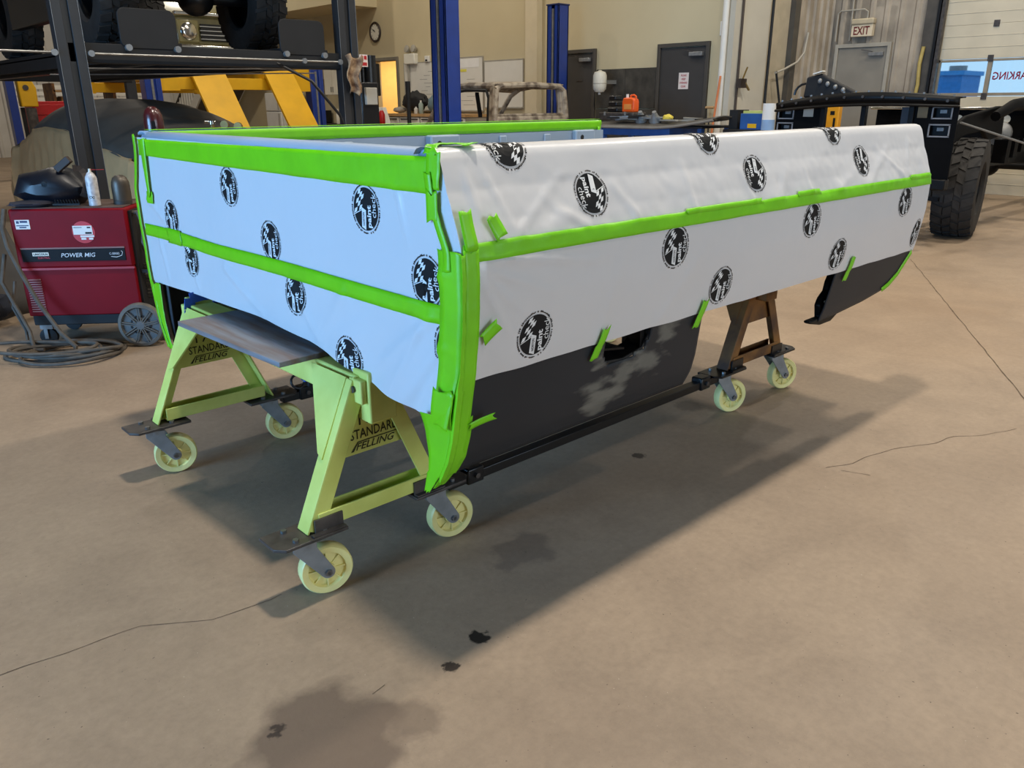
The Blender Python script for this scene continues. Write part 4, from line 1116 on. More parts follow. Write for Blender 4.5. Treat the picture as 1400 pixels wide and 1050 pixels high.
# cables: coil on the floor in front of the welder and a run up to the case
rnd = random.Random(5)
cc = az(92, 484)
ud = Vector((cos(WU), sin(WU), 0)); nd = Vector((-sin(WU), cos(WU), 0))
hs = root('welding_cable', 'brown-grey welding cable coiled on the floor before the welder', 'cable', (cc.x, cc.y, 0))
mb = MB()
for k in range(6):
    pts = []
    cx_, cy_ = rnd.uniform(-.16, .08), rnd.uniform(-.06, .06); ra, rb = rnd.uniform(.18, .34), rnd.uniform(.10, .21); ph = rnd.uniform(0, 6)
    for i in range(40):
        a = 2*pi*i/40
        q = cc+ud*(cx_+ra*cos(a)+.02*cos(3*a+ph))+nd*(cy_+rb*sin(a)+.012*sin(2*a+ph))
        pts.append(Vector((q.x, q.y, .012+.010*k+.006*sin(3*a+ph))))
    mb.tube(pts, .0105, 8, closed=True)
part('coil', mb, M_hose, hs)
a0 = wl(-.60, .02, .72)
part('riser', MB().tube([wl(-.655, .06, .80), wl(-.665, .02, .70), wl(-.65, .0, .60), wl(-.60, -.01, .45), wl(-.53, -.03, .28), wl(-.42, -.08, .12), wl(-.33, -.12, .04), cc+ud*.05+Vector((0, 0, .03))], .0125, 8), M_hose, hs)
part('riser', MB().tube([wl(-.70, .05, .55), wl(-.72, .0, .40), wl(-.66, -.02, .25), wl(-.60, -.05, .12), wl(-.56, -.12, .03), cc-ud*.12+Vector((0, 0, .03))], .011, 8), M_hose, hs)
part('riser', MB().tube([wl(-.66, .02, .40), wl(-.69, .0, .25), wl(-.63, -.03, .12), wl(-.61, -.08, .03)], .008, 8), M_hose, hs)
p = az(2, 452); thing('tool_bag', 'dark blue bag on the floor at the left picture edge', 'bag', MB().blob(Vector((p.x-.10, p.y+.15, .13)), (.2, .16, .14), 24, 14, lump), mat('dark_blue_bag', (28, 36, 52), .8, var=.3), (p.x-.1, p.y+.15, 0))
p = Vector((.98, 6.45, 0))
def tarp(u, v):
    a = 2*pi*u; r = .36*(1-v*.75)+.03*sin(a*7)*(1-v)
    return p+Vector((r*cos(a), r*sin(a), 1.02*v**.8))
thing('grey_tarp', 'grey cloth draped over a stand left of the welding helmet', 'tarp', MB().grid(tarp, 48, 14), mat('grey_cloth', (84, 82, 80), .9, var=.12), p, solid=.006)
# gas cylinder and regulator behind the bed
p = Vector((1.925, 5.335, 0))
g = root('gas_cylinder', 'maroon gas cylinder with a slotted cap behind the bed', 'gas cylinder', p)
part('cylinder', MB().lathe([(.105, 0), (.112, .02), (.112, .98), (.10, 1.05), (.06, 1.12), (.045, 1.14)], p, n=32), M_mar, g)
cp = part('valve_cap', MB().lathe([(.055, 1.13), (.058, 1.15), (.058, 1.25), (.054, 1.29), (.042, 1.32), (.022, 1.338), (.001, 1.342)], p, n=32), M_mar, g)
d = Vector((-cos(YAW+.35), -sin(YAW+.35), 0)); q = p+d*.0585+Vector((0, 0, 1.225))
part('cap_slot', MB().prism([(-.010, -.03), (.010, -.03), (.012, -.01), (.010, .03), (-.010, .03)], q, (-d.y, d.x, 0), (0, 0, 1), .002), M_black, cp)
p = Vector((2.36, 5.48, 0))
g = root('gas_regulator', 'brass gas regulator with a chrome handle on a cylinder behind the bed', 'regulator', p)
part('cylinder', MB().lathe([(.11, 0), (.115, .02), (.115, .92), (.09, 1.02), (.04, 1.09), (.03, 1.16)], p, n=28), mat('grey_cylinder', (90, 92, 90), .45), g)
part('valve', MB().cyl(p+Vector((0, 0, 1.16)), p+Vector((0, 0, 1.235)), .014).cyl(p+Vector((.0, 0, 1.19)), p+Vector((.07, -.05, 1.20)), .012), M_brass, g)
part('hand_wheel', MB().cyl(p+Vector((-.04, .03, 1.238)), p+Vector((.02, -.015, 1.238)), .008).cyl(p+Vector((0, 0, 1.225)), p+Vector((0, 0, 1.245)), .02), M_chrome, g)
for k, (dx, dz) in enumerate(((.07, 1.222), (.14, 1.21))):
    q = p+Vector((dx, -dx*.72, dz)); part('gauge', MB().cyl(q, q-Vector((cos(YAW), sin(YAW), 0))*.03, .026, n=20), M_brass, g)
# ------------------------------------------------------------------ tyres
def tyre_parts(parent, c, axis, R, Wd, rim_r, lugs=26, tread_mat=None, local=False):
    """chunky off-road tyre: carcass with three rows of raised tread blocks, rim and hub"""
    c = Vector(c); a = Vector(axis).normalized(); w = Wd/2; tm = tread_mat or M_rub
    prof = [(rim_r, -w*.80), (rim_r*1.12, -w*.98), (R*.80, -w*1.04), (R*.92, -w*.98), (R*.965, -w*.82), (R*.97, 0), (R*.965, w*.82), (R*.92, w*.98), (R*.80, w*1.04), (rim_r*1.12, w*.98), (rim_r, w*.80)]
    t = part('tyre', MB().lathe(prof, c, a, 48, cap=False), tm, parent)
    u = a.orthogonal().normalized(); v = a.cross(u); mb = MB()
    def pt(th, h, r): return c+a*h+(u*cos(th)+v*sin(th))*r
    for k in range(lugs):
        th = 2*pi*k/lugs; d = 2*pi/lugs
        for row, (h0, h1, o0, o1) in enumerate(((-.98, -.42, .0, .30), (-.36, .02, .35, .10), (.04, .38, .60, .85), (.44, .98, .62, .32))):
            vs = []
            for rr in (R*.955, R):
                for (h, o) in ((h0, o0), (h1, o1)):
                    for s in (0, .62):
                        rad = rr-(R*.03 if abs(h) > .9 else 0)
                        vs.append(pt(th+d*(o+s), h*w, rad))
            mb.add(vs, [(0, 1, 3, 2), (4, 6, 7, 5), (0, 4, 5, 1), (2, 3, 7, 6), (0, 2, 6, 4), (1, 5, 7, 3)])
    part('tread_blocks', mb, tm, t, smooth=0, kind='stuff')
    rm = part('wheel_rim', MB().lathe([(rim_r, -w*.80), (rim_r*.93, -w*.70), (rim_r*.90, -w*.2), (rim_r*.5, -w*.30), (.02, -w*.34)], c, a, 32, cap=False).lathe([(rim_r, w*.80), (rim_r*.93, w*.70), (rim_r*.90, w*.2), (rim_r*.5, w*.1), (.02, w*.1)], c, a, 32, cap=False), M_gloss, parent)
    mb = MB()
    for k in range(6):
        th = 2*pi*k/6; q = pt(th, -w*.33, rim_r*.32); mb.cyl(q, q-a*.02, .012, n=8)
    part('lug_nut', mb, M_steel, rm)
    return t

# ------------------------------------------------------------------ black four-post lift and the truck on it
LY0, LY1, LXA, LXB, LZ = 7.2, 13.2, 2.035, 4.50, 1.80
lf = root('four_post_lift', 'black four-post car lift raised over the covered car', 'car lift', (3.27, 10.2, 0))
for (x, y) in ((LXA, LY0), (LXB, LY0), (LXA, LY1), (LXB, LY1)):
    s = -1 if y == LY0 else 1
    mb = MB().bb((x-.095, y-.06, .012), (x+.095, y+.02, 4.0)).bb((x-.095, y-.09, .012), (x-.025, y-.055, 4.0)).bb((x+.025, y-.09, .012), (x+.095, y-.055, 4.0)) if s < 0 else MB().bb((x-.07, y-.05, .012), (x+.07, y+.05, 4.0))
    po = part('post', mb, M_char, lf, bevel=.004)
    part('base_plate', MB().bb((x-.17, y-.17, 0), (x+.17, y+.17, .014)), M_char, po)
    if s < 0:
        part('post_edge', MB().bb((x-.024, y-.058, .05), (x-.020, y-.0555, 3.9)).bb((x+.094, y-.092, .05), (x+.097, y-.089, 3.9)).bb((x-.097, y-.092, .05), (x-.094, y-.089, 3.9)), M_zinc, po)
for y in (LY0, LY1):
    part('cross_beam', MB().bb((LXA-.02, y-.06, LZ-.14), (LXB+.02, y+.08, LZ+.005)), M_blackm, lf, bevel=.006)
for x in (2.66, 4.04):
    rw = part('runway', MB().bb((x-.245, LY0-.05, LZ-.02), (x+.245, LY1+.05, LZ+.03)).bb((x-.245, LY0-.05, LZ-.12), (x-.225, LY1+.05, LZ)).bb((x+.225, LY0-.05, LZ-.12), (x+.245, LY1+.05, LZ)), M_blackm, lf, bevel=.004)
    part('runway_rib', MB().bb((x-.05, LY0, LZ-.14), (x+.05, LY1, LZ-.02)), M_black, rw)
    poly = MB().rrect(.46, .30, .06)
    part('wheel_stop', MB().prism([(u, v) for u, v in poly], (x-.02, LY0-.07, LZ+.125), (1, 0, 0), (0, 0, 1), -.02), M_blackm, rw, bevel=.006)
    for dx in (-.2, .19):
        part('bolt', MB().cyl((x+dx, LY0-.06, LZ-.02), (x+dx, LY0-.10, LZ-.02), .026, n=10), M_zinc, rw)
part('lock_rod', MB().cyl((LXA+.12, LY0-.11, LZ-.075), (LXB-.10, LY0-.11, LZ-.075), .009, n=8).cyl((LXA-.8, LY0-.11, LZ-.075), (LXA-.12, LY0-.11, LZ-.075), .009, n=8), M_steel, lf)
for x in (LXA+.13, LXA-.13, LXB-.5, LXB-.12):
    part('rod_eye', MB().cyl((x, LY0-.12, LZ-.075), (x, LY0-.10, LZ-.075), .024, n=12), M_zinc, lf)
part('cable', MB().cyl((LXA+.1, LY0+.3, LZ-.17), (LXB-.1, LY0+.1, LZ-.13), .006, n=6).cyl((LXA+.1, LY0+1.0, LZ-.2), (LXB-.1, LY0+.4, LZ-.16), .006, n=6), M_steel, lf)
# gear at the right front post: rag and hoses
pb = part('power_unit', MB().bb((LXB+.10, LY0-.10, 1.10), (LXB+.30, LY0+.12, 1.55)), M_black, lf, bevel=.01)
part('control_box', MB().bb((LXB+.13, LY0-.14, 1.34), (LXB+.26, LY0-.10, 1.50)), M_lgrey, pb, bevel=.006)
part('motor', MB().cyl((LXB+.27, LY0, 1.55), (LXB+.27, LY0, 1.80), .07, n=18).cyl((LXB+.18, LY0-.02, 1.55), (LXB+.18, LY0-.02, 1.70), .02), M_black, pb)
wl_ = part('warning_label', MB().bb((LXB+.10, LY0-.105, 1.69), (LXB+.19, LY0-.10, 1.80)), M_sign, pb)
part('label_print', MB().bb((LXB+.11, LY0-.107, 1.70), (LXB+.18, LY0-.105, 1.73)).bb((LXB+.11, LY0-.107, 1.745), (LXB+.14, LY0-.105, 1.79)).bb((LXB+.15, LY0-.107, 1.755), (LXB+.18, LY0-.105, 1.79)), M_redp, wl_)
p = Vector((LXB-.02, LY0-.16, 1.62))
thing('work_rag', 'stained tan rag hanging on the black lift post', 'rag', MB().grid(lambda u, v: p+Vector((.09*(u-.5)*2*(1-.2*v)+.02*sin(v*9), -.03*sin(u*9+v*3)-.02, .16-.34*v+.02*sin(u*7))), 12, 14), mat('stained_rag', (176, 150, 118), .9, var=.5, scale=14, col2=(96, 70, 52)), (p.x, p.y, p.z-.2), solid=.006)
mb = MB().tube([(LXB-.75, LY0-.05, LZ-.10), (LXB-.45, LY0-.12, 1.55), (LXB-.2, LY0-.16, 1.25), (LXB-.05, LY0-.2, .85), (LXB+.0, LY0-.2, .4)], .014, 8)
part('hydraulic_hose', mb, M_black, lf)

tk = root('lifted_truck', 'black off-road truck with knobbly tyres parked up on the black lift', 'truck', (3.35, 9.8, LZ+.03))
for x in (2.62, 4.00):
    for y in (8.05, 11.0):
        tyre_parts(tk, (x, y, LZ+.03+.46), (-1, 0, 0), .46, .32, .235)
for y in (8.05, 11.0):
    part('axle', MB().cyl((2.62, y, LZ+.49), (4.0, y, LZ+.49), .05).blob((3.45, y, LZ+.49), (.17, .16, .16)), M_black, tk)
part('chassis_frame', MB().bb((2.85, 7.3, 2.62), (2.95, 11.9, 2.76)).bb((3.67, 7.3, 2.62), (3.77, 11.9, 2.76)), M_black, tk)
part('skid_plate', MB().bb((2.88, 7.35, 2.52), (3.74, 9.4, 2.64)), M_black, tk)
for x in (2.42, ): part('rock_slider', MB().bb((x, 8.65, 2.10), (x+.1, 10.4, 2.55)), M_black, tk, bevel=.01)
part('front_bumper', MB().bb((2.5, 7.15, 2.45), (4.15, 7.32, 2.80)), M_black, tk, bevel=.03)
part('body', MB().prism([(7.3, 2.78), (11.8, 2.78), (11.85, 3.4), (9.4, 3.45), (7.35, 3.3)], (2.55, 0, 0), (0, 1, 0), (0, 0, 1), 1.52), M_gloss, tk, bevel=.08)
part('cab', MB().prism([(8.9, 3.42), (11.5, 3.42), (11.3, 3.95), (9.4, 3.95)], (2.65, 0, 0), (0, 1, 0), (0, 0, 1), 1.32), M_gloss, tk, bevel=.06)

# ------------------------------------------------------------------ covered car under the lift
cvr = root('covered_car', 'low car under a charcoal and tan fabric cover below the black lift', 'car', (3.45, 10.6, 0))
CX, CY0, CY1, CW = 3.55, 8.20, 12.9, .97
def car_h(t):   # height profile front (t=0, towards camera) to rear
    T = [(0, 1.02), (.04, 1.10), (.14, 1.20), (.28, 1.32), (.42, 1.40), (.56, 1.42), (.68, 1.38), (.80, 1.20), (.90, 1.05), (1.0, .80)]
    for a, b in zip(T[:-1], T[1:]):
        if a[0] <= t <= b[0]:
            k = (t-a[0])/(b[0]-a[0]); k = k*k*(3-2*k); return a[1]+(b[1]-a[1])*k
    return T[-1][1]
def cover(t, s, side):
    """t along, s across -1..1"""
    y = CY0+(CY1-CY0)*t; h = car_h(t)
    end = min(1, sqrt(max(0, t*9)), sqrt(max(0, (1-t)*9)))
    wd_ = CW*(.72+.28*end)
    return y, h, wd_
def cov_top(u, v):
    t = v; s = u*2-1; y, h, w = cover(t, s, 0)
    a = abs(s); z = h*(1-.20*a**3.2)-.035*a*a
    z += .018*noise.noise(Vector((s*3, t*9, 2)))
    x = CX+s*w*(.90 if h > 1.1 else .97)
    return Vector((x, y, z))
part('cover_top', MB().grid(cov_top, 24, 48), M_cov, cvr, solid=.005, smooth=60)
for sd in (-1, 1):
    def cov_side(u, v, sd=sd):
        t = u; y, h, w = cover(t, sd, 0)
        ztop = h*.80-.035; k = v
        x = CX+sd*w*((.90 if h > 1.1 else .97)+.10*sin(pi*k*.6)-.02*k)
        fold = .022*sin(u*95+3*v)*(v**.6)+.02*noise.noise(Vector((u*16, v*4, sd)))
        return Vector((x+sd*fold, y, ztop*(1-k)+.10*k+.01))
    part('cover_side', MB().grid(cov_side, 120, 16), M_tan, cvr, solid=.005, smooth=60)
for (y0, sg) in ((CY0, -1), (CY1, 1)):
    def cov_end(u, v, y0=y0, sg=sg):
        t = 0.0 if sg < 0 else 1.0; y, h, w = cover(t, 0, 0); s = u*2-1
        z = (h*(1-.2*abs(s)**3.2)-.035*s*s)*(1-v)+.1*v
        return Vector((CX+s*w, y0+sg*(.05*sin(pi*v)+.02*sin(u*40)*v), z))
    part('cover_end', MB().grid(cov_end, 40, 12), M_tan, cvr, solid=.005, smooth=60)
for x in (-.75, .75):
    for y in (9.2, 12.0):
        part('wheel', MB().lathe([(.18, -.1), (.31, -.1), (.32, -.06), (.32, .06), (.31, .1), (.18, .1)], (CX+x, y, .322), (1, 0, 0), 24), M_rub, cvr)

# ------------------------------------------------------------------ blue and yellow lift with an olive car on it
BY = 15.0; bx0, bx1 = 5.45, 8.62
bl = root('drive_on_lift', 'blue-post lift with yellow beam and hanging yellow ramps', 'car lift', (7.0, 16.5, 0))
for (x, y) in ((bx0, BY), (bx1, BY), (bx0, BY+4.6), (bx1, BY+4.6)):
    mb = MB().bb((x-.14, y-.10, .012), (x+.14, y+.10, 2.0)).bb((x-.14, y-.14, .012), (x-.05, y-.09, 2.0)).bb((x+.05, y-.14, .012), (x+.14, y-.09, 2.0))
    po = part('post', mb, M_blue, bl, bevel=.008); part('base_plate', MB().bb((x-.25, y-.25, 0), (x+.25, y+.25, .014)), M_blue, po)
    part('lock_channel', MB().bb((x-.02, y-.105, .1), (x+.02, y-.098, 1.95)), M_zinc, po)
for y in (BY, BY+4.6):
    cb = part('cross_beam', MB().bb((bx0+.12, y-.09, 1.60), (bx1-.12, y+.09, 1.80)), M_yel, bl, bevel=.008)
    for x, s in ((bx0, 1), (bx1, -1)):
        part('beam_end', MB().prism([(0, 1.58), (.34, 1.58), (.34, 1.80), (.28, 1.92), (.18, 2.02), (0, 2.02)] if s > 0 else [(0, 1.58), (0, 2.02), (-.26, 2.02), (-.36, 1.86), (-.36, 1.58)], (x+s*.13, y-.10, 0), (1, 0, 0), (0, 0, 1), -.2), M_yel, cb)
for (x, w) in ((6.42, .62), (7.80, .58)):
    rw = part('runway', MB().bb((x-w/2, BY-.12, 1.80), (x+w/2, BY+4.8, 1.90)), M_yel, bl, bevel=.006)
    mb = MB().add([(x-w/2, BY-.12, 1.93), (x+w/2, BY-.12, 1.93), (x+w/2, BY-1.28, .55), (x-w/2, BY-1.28, .55)], [(0, 1, 2, 3)])
    part('ramp', mb, M_yel, rw, solid=.05, smooth=0)
ol = root('olive_car', 'olive car with round headlamps facing out on the blue-post lift', 'car', (7.1, 17.2, 1.90))
oy = BY+.35; z0 = 1.92
part('body', MB().prism([(oy, z0+.42), (oy+.05, z0+.95), (oy+1.4, z0+1.02), (oy+3.9, z0+.98), (oy+4.1, z0+.45)], (6.16, 0, 0), (0, 1, 0), (0, 0, 1), 1.86), M_olive, ol, bevel=.06)
part('cabin', MB().prism([(oy+1.4, z0+1.0), (oy+2.0, z0+1.5), (oy+3.2, z0+1.5), (oy+3.8, z0+.97)], (6.3, 0, 0), (0, 1, 0), (0, 0, 1), 1.58), M_olive, ol, bevel=.06)
part('grille', MB().bb((6.6, oy-.04, z0+.52), (7.6, oy, z0+.80)), M_black, ol)
for i in range(4): part('grille_bar', MB().bb((6.58, oy-.05, z0+.54+i*.07), (7.62, oy-.03, z0+.555+i*.07)), M_chrome, ol)
for x in (6.38, 7.82):
    hl = part('headlamp', MB().lathe([(.15, -.02), (.15, .03), (.12, .05), (.09, .058), (.001, .064)], (x, oy+.0, z0+.67), (0, -1, 0), 28), M_chrome, ol)
    part('headlamp_surround', MB().bb((x-.19, oy-.015, z0+.48), (x+.19, oy+.02, z0+.86)), M_olive, hl, bevel=.02)
part('bumper', MB().bb((6.05, oy-.22, z0+.28), (8.15, oy-.06, z0+.44)), M_chrome, ol, bevel=.03)
part('hood_lip', MB().bb((6.15, oy-.06, z0+.93), (8.05, oy+.05, z0+.99)), M_chrome, ol, bevel=.01)
for x in (6.3, 7.9):
    for y in (oy+.75, oy+3.2):
        part('wheel', MB().lathe([(.2, -.1), (.33, -.1), (.34, -.06), (.34, .06), (.33, .1), (.2, .1)], (x, y, z0-.02+.34), (1, 0, 0), 24), M_rub, ol)

# ------------------------------------------------------------------ blue lift columns and the stripped cab
def lift_column(p, h, w, label):
    x, y = p; c = root('lift_column', label, 'lift column', (x, y, 0), group='blue lift columns')
    # open channel facing the partner column
    mb = MB().bb((x-.12, y-w/2, .02), (x+.12, y-w/2+.03, h)).bb((x-.12, y+w/2-.03, .02), (x+.12, y+w/2, h)).bb((x+.09, y-w/2, .02), (x+.12, y+w/2, h)).bb((x-.12, y-w/2, .02), (x-.09, y-.04, h)).bb((x-.12, y+.04, .02), (x-.09, y+w/2, h))
    po = part('column', mb, M_blue, c, bevel=.006)
    part('base_plate', MB().bb((x-.25, y-.28, 0), (x+.25, y+.28, .02)), M_blue, c)
    part('carriage', MB().bb((x-.085, y-w/2+.035, .5), (x+.085, y+w/2-.035, 1.0)), M_black, c)
    part('lift_cable', MB().bb((x-.125, y-.012, .3), (x-.10, y+.012, h-.05)), M_zinc, po)
    part('top_cap', MB().bb((x-.13, y-w/2-.01, h), (x+.13, y+w/2+.01, h+.02)), mat('dark_blue', (18, 36, 90), .4), c)
    return c
lift_column((7.0, 8.77), 3.8, .30, 'tall blue lift column behind the middle of the bed')
lift_column((10.2, 9.84), 2.83, .26, 'blue lift column with an open slot beside the charcoal door')

cab = root('truck_cab', 'stripped bare-metal pickup cab shell beyond the bed', 'cab', (9.0, 10.0, 0))
# rear wall with its window opening faces the camera's right, the door side its left
def tube_path(name, pts, r, m, n=8): return part(name, MB().tube(pts, r, n), m, cab)
CX0, CX1, CYR, CYF, RZ = 8.25, 9.72, 9.22, 10.75, 1.60
for x in (CX0, CX1):
    s_ = .03 if x == CX0 else -.03
    tube_path('door_pillar', [(x+s_*1.6, CYR+.06, RZ-.03), (x+s_*.6, CYR+.05, 1.35), (x, CYR+.05, .95), (x, CYR+.05, .45)], .065, M_pri2)
    tube_path('roof_rail', [(x+s_*1.6, CYR+.04, RZ-.01), (x+s_*1.6, 9.9, RZ+.005), (x+s_*1.4, 10.2, RZ-.03), (x+s_, 10.42, RZ-.13)], .045, M_pri2)
    tube_path('windscreen_pillar', [(x+s_, 10.42, RZ-.13), (x, 10.62, 1.28), (x, 10.85, 1.02)], .04, M_pri2)
    part('door_sill', MB().bb((x-.05, CYR, .42), (x+.05, 10.9, .54)), M_pri2, cab, bevel=.02)
xs_ = CX0-.03
part('door_seal', MB().tube([(xs_, CYR+.13, 1.02), (xs_+.02, CYR+.12, 1.42), (xs_+.03, CYR+.18, 1.525), (xs_+.03, 9.85, 1.54), (xs_+.03, 10.12, 1.51), (xs_+.02, 10.36, 1.41), (xs_, 10.62, 1.20)], .024, 6), M_blackm, cab)
part('roof_skin', MB().grid(lambda u, v: Vector((CX0+.04+(CX1-CX0-.08)*u, 10.35-(10.35-CYR+.02)*v, RZ+.015+.04*sin(pi*u)*(.4+.6*sin(pi*v))-.10*(1-v)**6)), 14, 14), M_pri2, cab, solid=.02)
tube_path('rear_header', [(CX0+.02, CYR, RZ-.06), (CX0+.12, CYR-.01, RZ-.01), (8.98, CYR-.02, RZ+.012), (CX1-.12, CYR-.01, RZ-.01), (CX1-.02, CYR, RZ-.07)], .042, M_pri2)
for x, k in ((CX0, 1), (CX1, -1)): tube_path('rear_pillar', [(x+k*.02, CYR, RZ-.06), (x+k*.0, CYR-.01, 1.35), (x-k*.03, CYR-.02, 1.10)], .05, M_pri2)
part('back_panel', MB().bb((CX0-.03, CYR-.05, .45), (CX1+.03, CYR+.02, 1.165)), M_pri2, cab, bevel=.02)
part('window_ledge', MB().bb((CX0+.03, CYR-.03, 1.165), (CX1-.03, CYR+.04, 1.20)), M_pri2, cab, bevel=.01)
part('seat_belt_bar', MB().bar((8.88, 10.35, RZ-.1), (8.60, 9.95, 1.16), .06, .04), M_blackm, cab)
part('cab_floor', MB().bb((CX0, CYR, .42), (CX1, 10.9, .46)), M_pri2, cab)
part('cowl', MB().bb((CX0, 10.8, .45), (CX1, 10.9, 1.04)), M_pri2, cab, bevel=.02)
part('dolly_frame', MB().bb((8.4, 9.3, .12), (8.46, 10.8, .42)).bb((9.6, 9.3, .12), (9.66, 10.8, .42)).bb((8.4, 9.3, .3), (9.66, 9.36, .36)).bb((8.4, 10.74, .3), (9.66, 10.8, .36)), M_dsteel, cab)
mb = MB()
for x in (8.43, 9.63):
    for y in (9.4, 10.6): mb.cyl((x-.02, y, .06), (x+.02, y, .06), .06, n=16)
part('dolly_wheel', mb, M_blackm, cab)

# ------------------------------------------------------------------ stairs and landing against the tan wall
sx0, sx1 = 9.75, 10.85
sr = root('staircase', 'grey staircase with white balusters climbing along the tan wall', 'staircase', (10.3, 21.5, 0))
N_ = 22; ya, yb_ = 25.4, 19.4; za, zb = 0.0, 4.3
for i in range(N_):
    y = ya+(yb_-ya)*(i+.5)/N_; z = zb*(i+1)/N_
    part('step', MB().bb((sx0, y-.15, z-.04), (sx1, y+.15, z)), M_lgrey, sr)
for x in (sx0-.03, sx1+.03):
    part('stringer', MB().bar((x, ya, -.0+.08), (x, yb_, zb-.02), .05, .28), M_white, sr)
part('soffit', MB().bar(((sx0+sx1)/2, ya-.1, -.02), ((sx0+sx1)/2, yb_, zb-.22), 1.1, .03), mat('dark_soffit', (92, 84, 72), .8), sr)
part('handrail', MB().bar((sx0-.03, ya, 1.0), (sx0-.03, yb_, zb+.95), .05, .05), mat('dark_rail', (60, 54, 48), .6), sr)
for i in range(34):
    y = ya+(yb_-ya)*(i+.5)/34; z = zb*(i+.5)/34
    part('baluster', MB().bb((sx0-.042, y-.012, z+.1), (sx0-.018, y+.012, z+.98)), M_white, sr)
struct('trim_5', MB().bb((9.9, 16.15, 3.35), (X_BACK, 19.4, CEIL)), M_wall, 'tan boxed landing above the clock wall', 'landing', smooth=0)
# kitchenette under the stairs
f = root('refrigerator', 'white refrigerator under the stairs', 'refrigerator', (10.6, 19.9, 0))
part('body', MB().bb((10.3, 19.55, .02), (10.95, 20.35, 1.62)), M_white, f, bevel=.02)
part('freezer_door', MB().bb((10.24, 19.55, 1.18), (10.30, 20.35, 1.62)), M_white, f, bevel=.02)
part('fridge_door', MB().bb((10.24, 19.55, .06), (10.30, 20.35, 1.165)), M_white, f, bevel=.02)
part('handle', MB().bb((10.21, 19.62, .8), (10.24, 19.65, 1.12)).bb((10.21, 19.62, 1.22), (10.24, 19.65, 1.4)), M_lgrey, f)
for i, (y0, y1, z0_, z1_, lab) in enumerate(((18.5, 19.3, 1.93, 2.36, 'white two-door wall cabinet above the counter by the stairs'), (17.25, 17.95, 1.55, 2.42, 'tall white wall cabinet beside the black lift post'))):
    c = root('wall_cabinet', lab, 'cabinet', (10.8, (y0+y1)/2, z0_), group='white wall cabinets')
    part('carcass', MB().bb((10.62, y0, z0_), (X_BACK, y1, z1_)), M_white, c)
    for k in (0, 1):
        a = y0+(y1-y0)*k/2+.005; b = y0+(y1-y0)*(k+1)/2-.005
        dr_ = part('door', MB().bb((10.60, a, z0_+.005), (10.62, b, z1_-.005)), M_plastic, c, bevel=.003)
        part('handle', MB().bb((10.58, (b-.04 if k == 0 else a+.03), z0_+.06), (10.60, (b-.03 if k == 0 else a+.04), z0_+.18)), M_steel, dr_)
c = root('counter', 'white base cabinet with a dark worktop by the wall', 'counter', (10.6, 18.2, 0))
part('carcass', MB().bb((10.4, 17.1, .0), (X_BACK-.03, 19.4, .86)), M_white, c)
part('worktop', MB().bb((10.36, 17.05, .86), (X_BACK-.03, 19.45, .90)), M_blackm, c)
mw = root('microwave', 'black and steel microwave on the counter', 'microwave', (10.6, 18.6, .90))
part('case', MB().bb((10.5, 18.3, .91), (10.95, 18.85, 1.20)), M_black, mw, bevel=.01)
part('door', MB().bb((10.48, 18.42, .93), (10.50, 18.84, 1.18)), M_dsteel, mw)
thing('soap_bottle', 'clear white bottle standing on the dark counter', 'bottle', MB().lathe([(.04, 0), (.045, .02), (.045, .22), (.02, .28), (.015, .34)], (10.55, 17.35, .90), n=16), M_plastic, (10.55, 17.35, .90))
# far left jumble seen under the lift
b = root('tool_cabinet', 'red tool cabinet at the far left beyond the lifts', 'tool cabinet', (4.6, 18.6, 0))
part('case', MB().bb((4.35, 18.3, .05), (5.25, 18.9, 1.42)), M_redt, b, bevel=.01)
for i in range(6): part('drawer', MB().bb((4.38, 18.28, .12+i*.21), (5.22, 18.30, .31+i*.21)), M_redt, b, bevel=.004)
y_ = root('yellow_jack_head', 'yellow rounded machine head beside a blue post at the far left', 'machine', (4.25, 18.0, 0))
part('stand', MB().bb((4.18, 17.9, .0), (4.32, 18.1, 1.3)), M_dsteel, y_)
part('head', MB().prism([(-.14, 1.32), (.15, 1.32), (.16, 1.66), (.10, 1.80), (.0, 1.86), (-.14, 1.86)], (4.22, 18.1, 0), (1, 0, 0), (0, 0, 1), .2), M_yel, y_, bevel=.02)
part('pin', MB().cyl((4.2, 17.88, 1.66), (4.2, 17.92, 1.66), .05), M_dsteel, y_)
part('column', MB().bb((3.88, 17.9, 0), (4.02, 18.1, 1.85)), M_blue, y_)
sh = root('storage_shelf', 'brown steel shelf with cartons at the far left', 'shelf', (5.9, 20.6, 0))
for x in (5.3, 6.55): part('upright', MB().bb((x-.03, 20.3, 0), (x+.03, 21.0, 1.8)), M_rust, sh)
for z in (.5, 1.1, 1.62): part('shelf_board', MB().bb((5.3, 20.3, z), (6.55, 21.0, z+.04)), M_wood, sh)
for i, (x, z, s, lab) in enumerate(((5.65, 1.14, .42, 'brown cardboard carton on the middle shelf, left of two'), (6.2, 1.14, .36, 'brown cardboard carton on the middle shelf, right of two'), (5.9, 1.66, .3, 'yellow folded cloth bundle on the top shelf'))):
    if i < 2:
        c = root('carton', lab, 'carton', (x, 20.6, z), group='cartons on the far shelf')
        part('box', MB().bb((x-s/2, 20.35, z), (x+s/2, 20.9, z+s*.9)), M_card, c); part('flap', MB().bb((x-s/2, 20.34, z+s*.9), (x+s/2, 20.62, z+s*.9+.01)), M_card, c)
    else:
        thing('cloth_bundle', lab, 'cloth', MB().blob((x, 20.6, z+.085), (.35, .2, .08), 20, 10, lump), mat('pale_yellow_cloth', (214, 196, 110), .9), (x, 20.6, z))
u = root('shelving_unit', 'white slatted shelving beyond the covered car', 'shelf', (6.4, 22.0, 0))
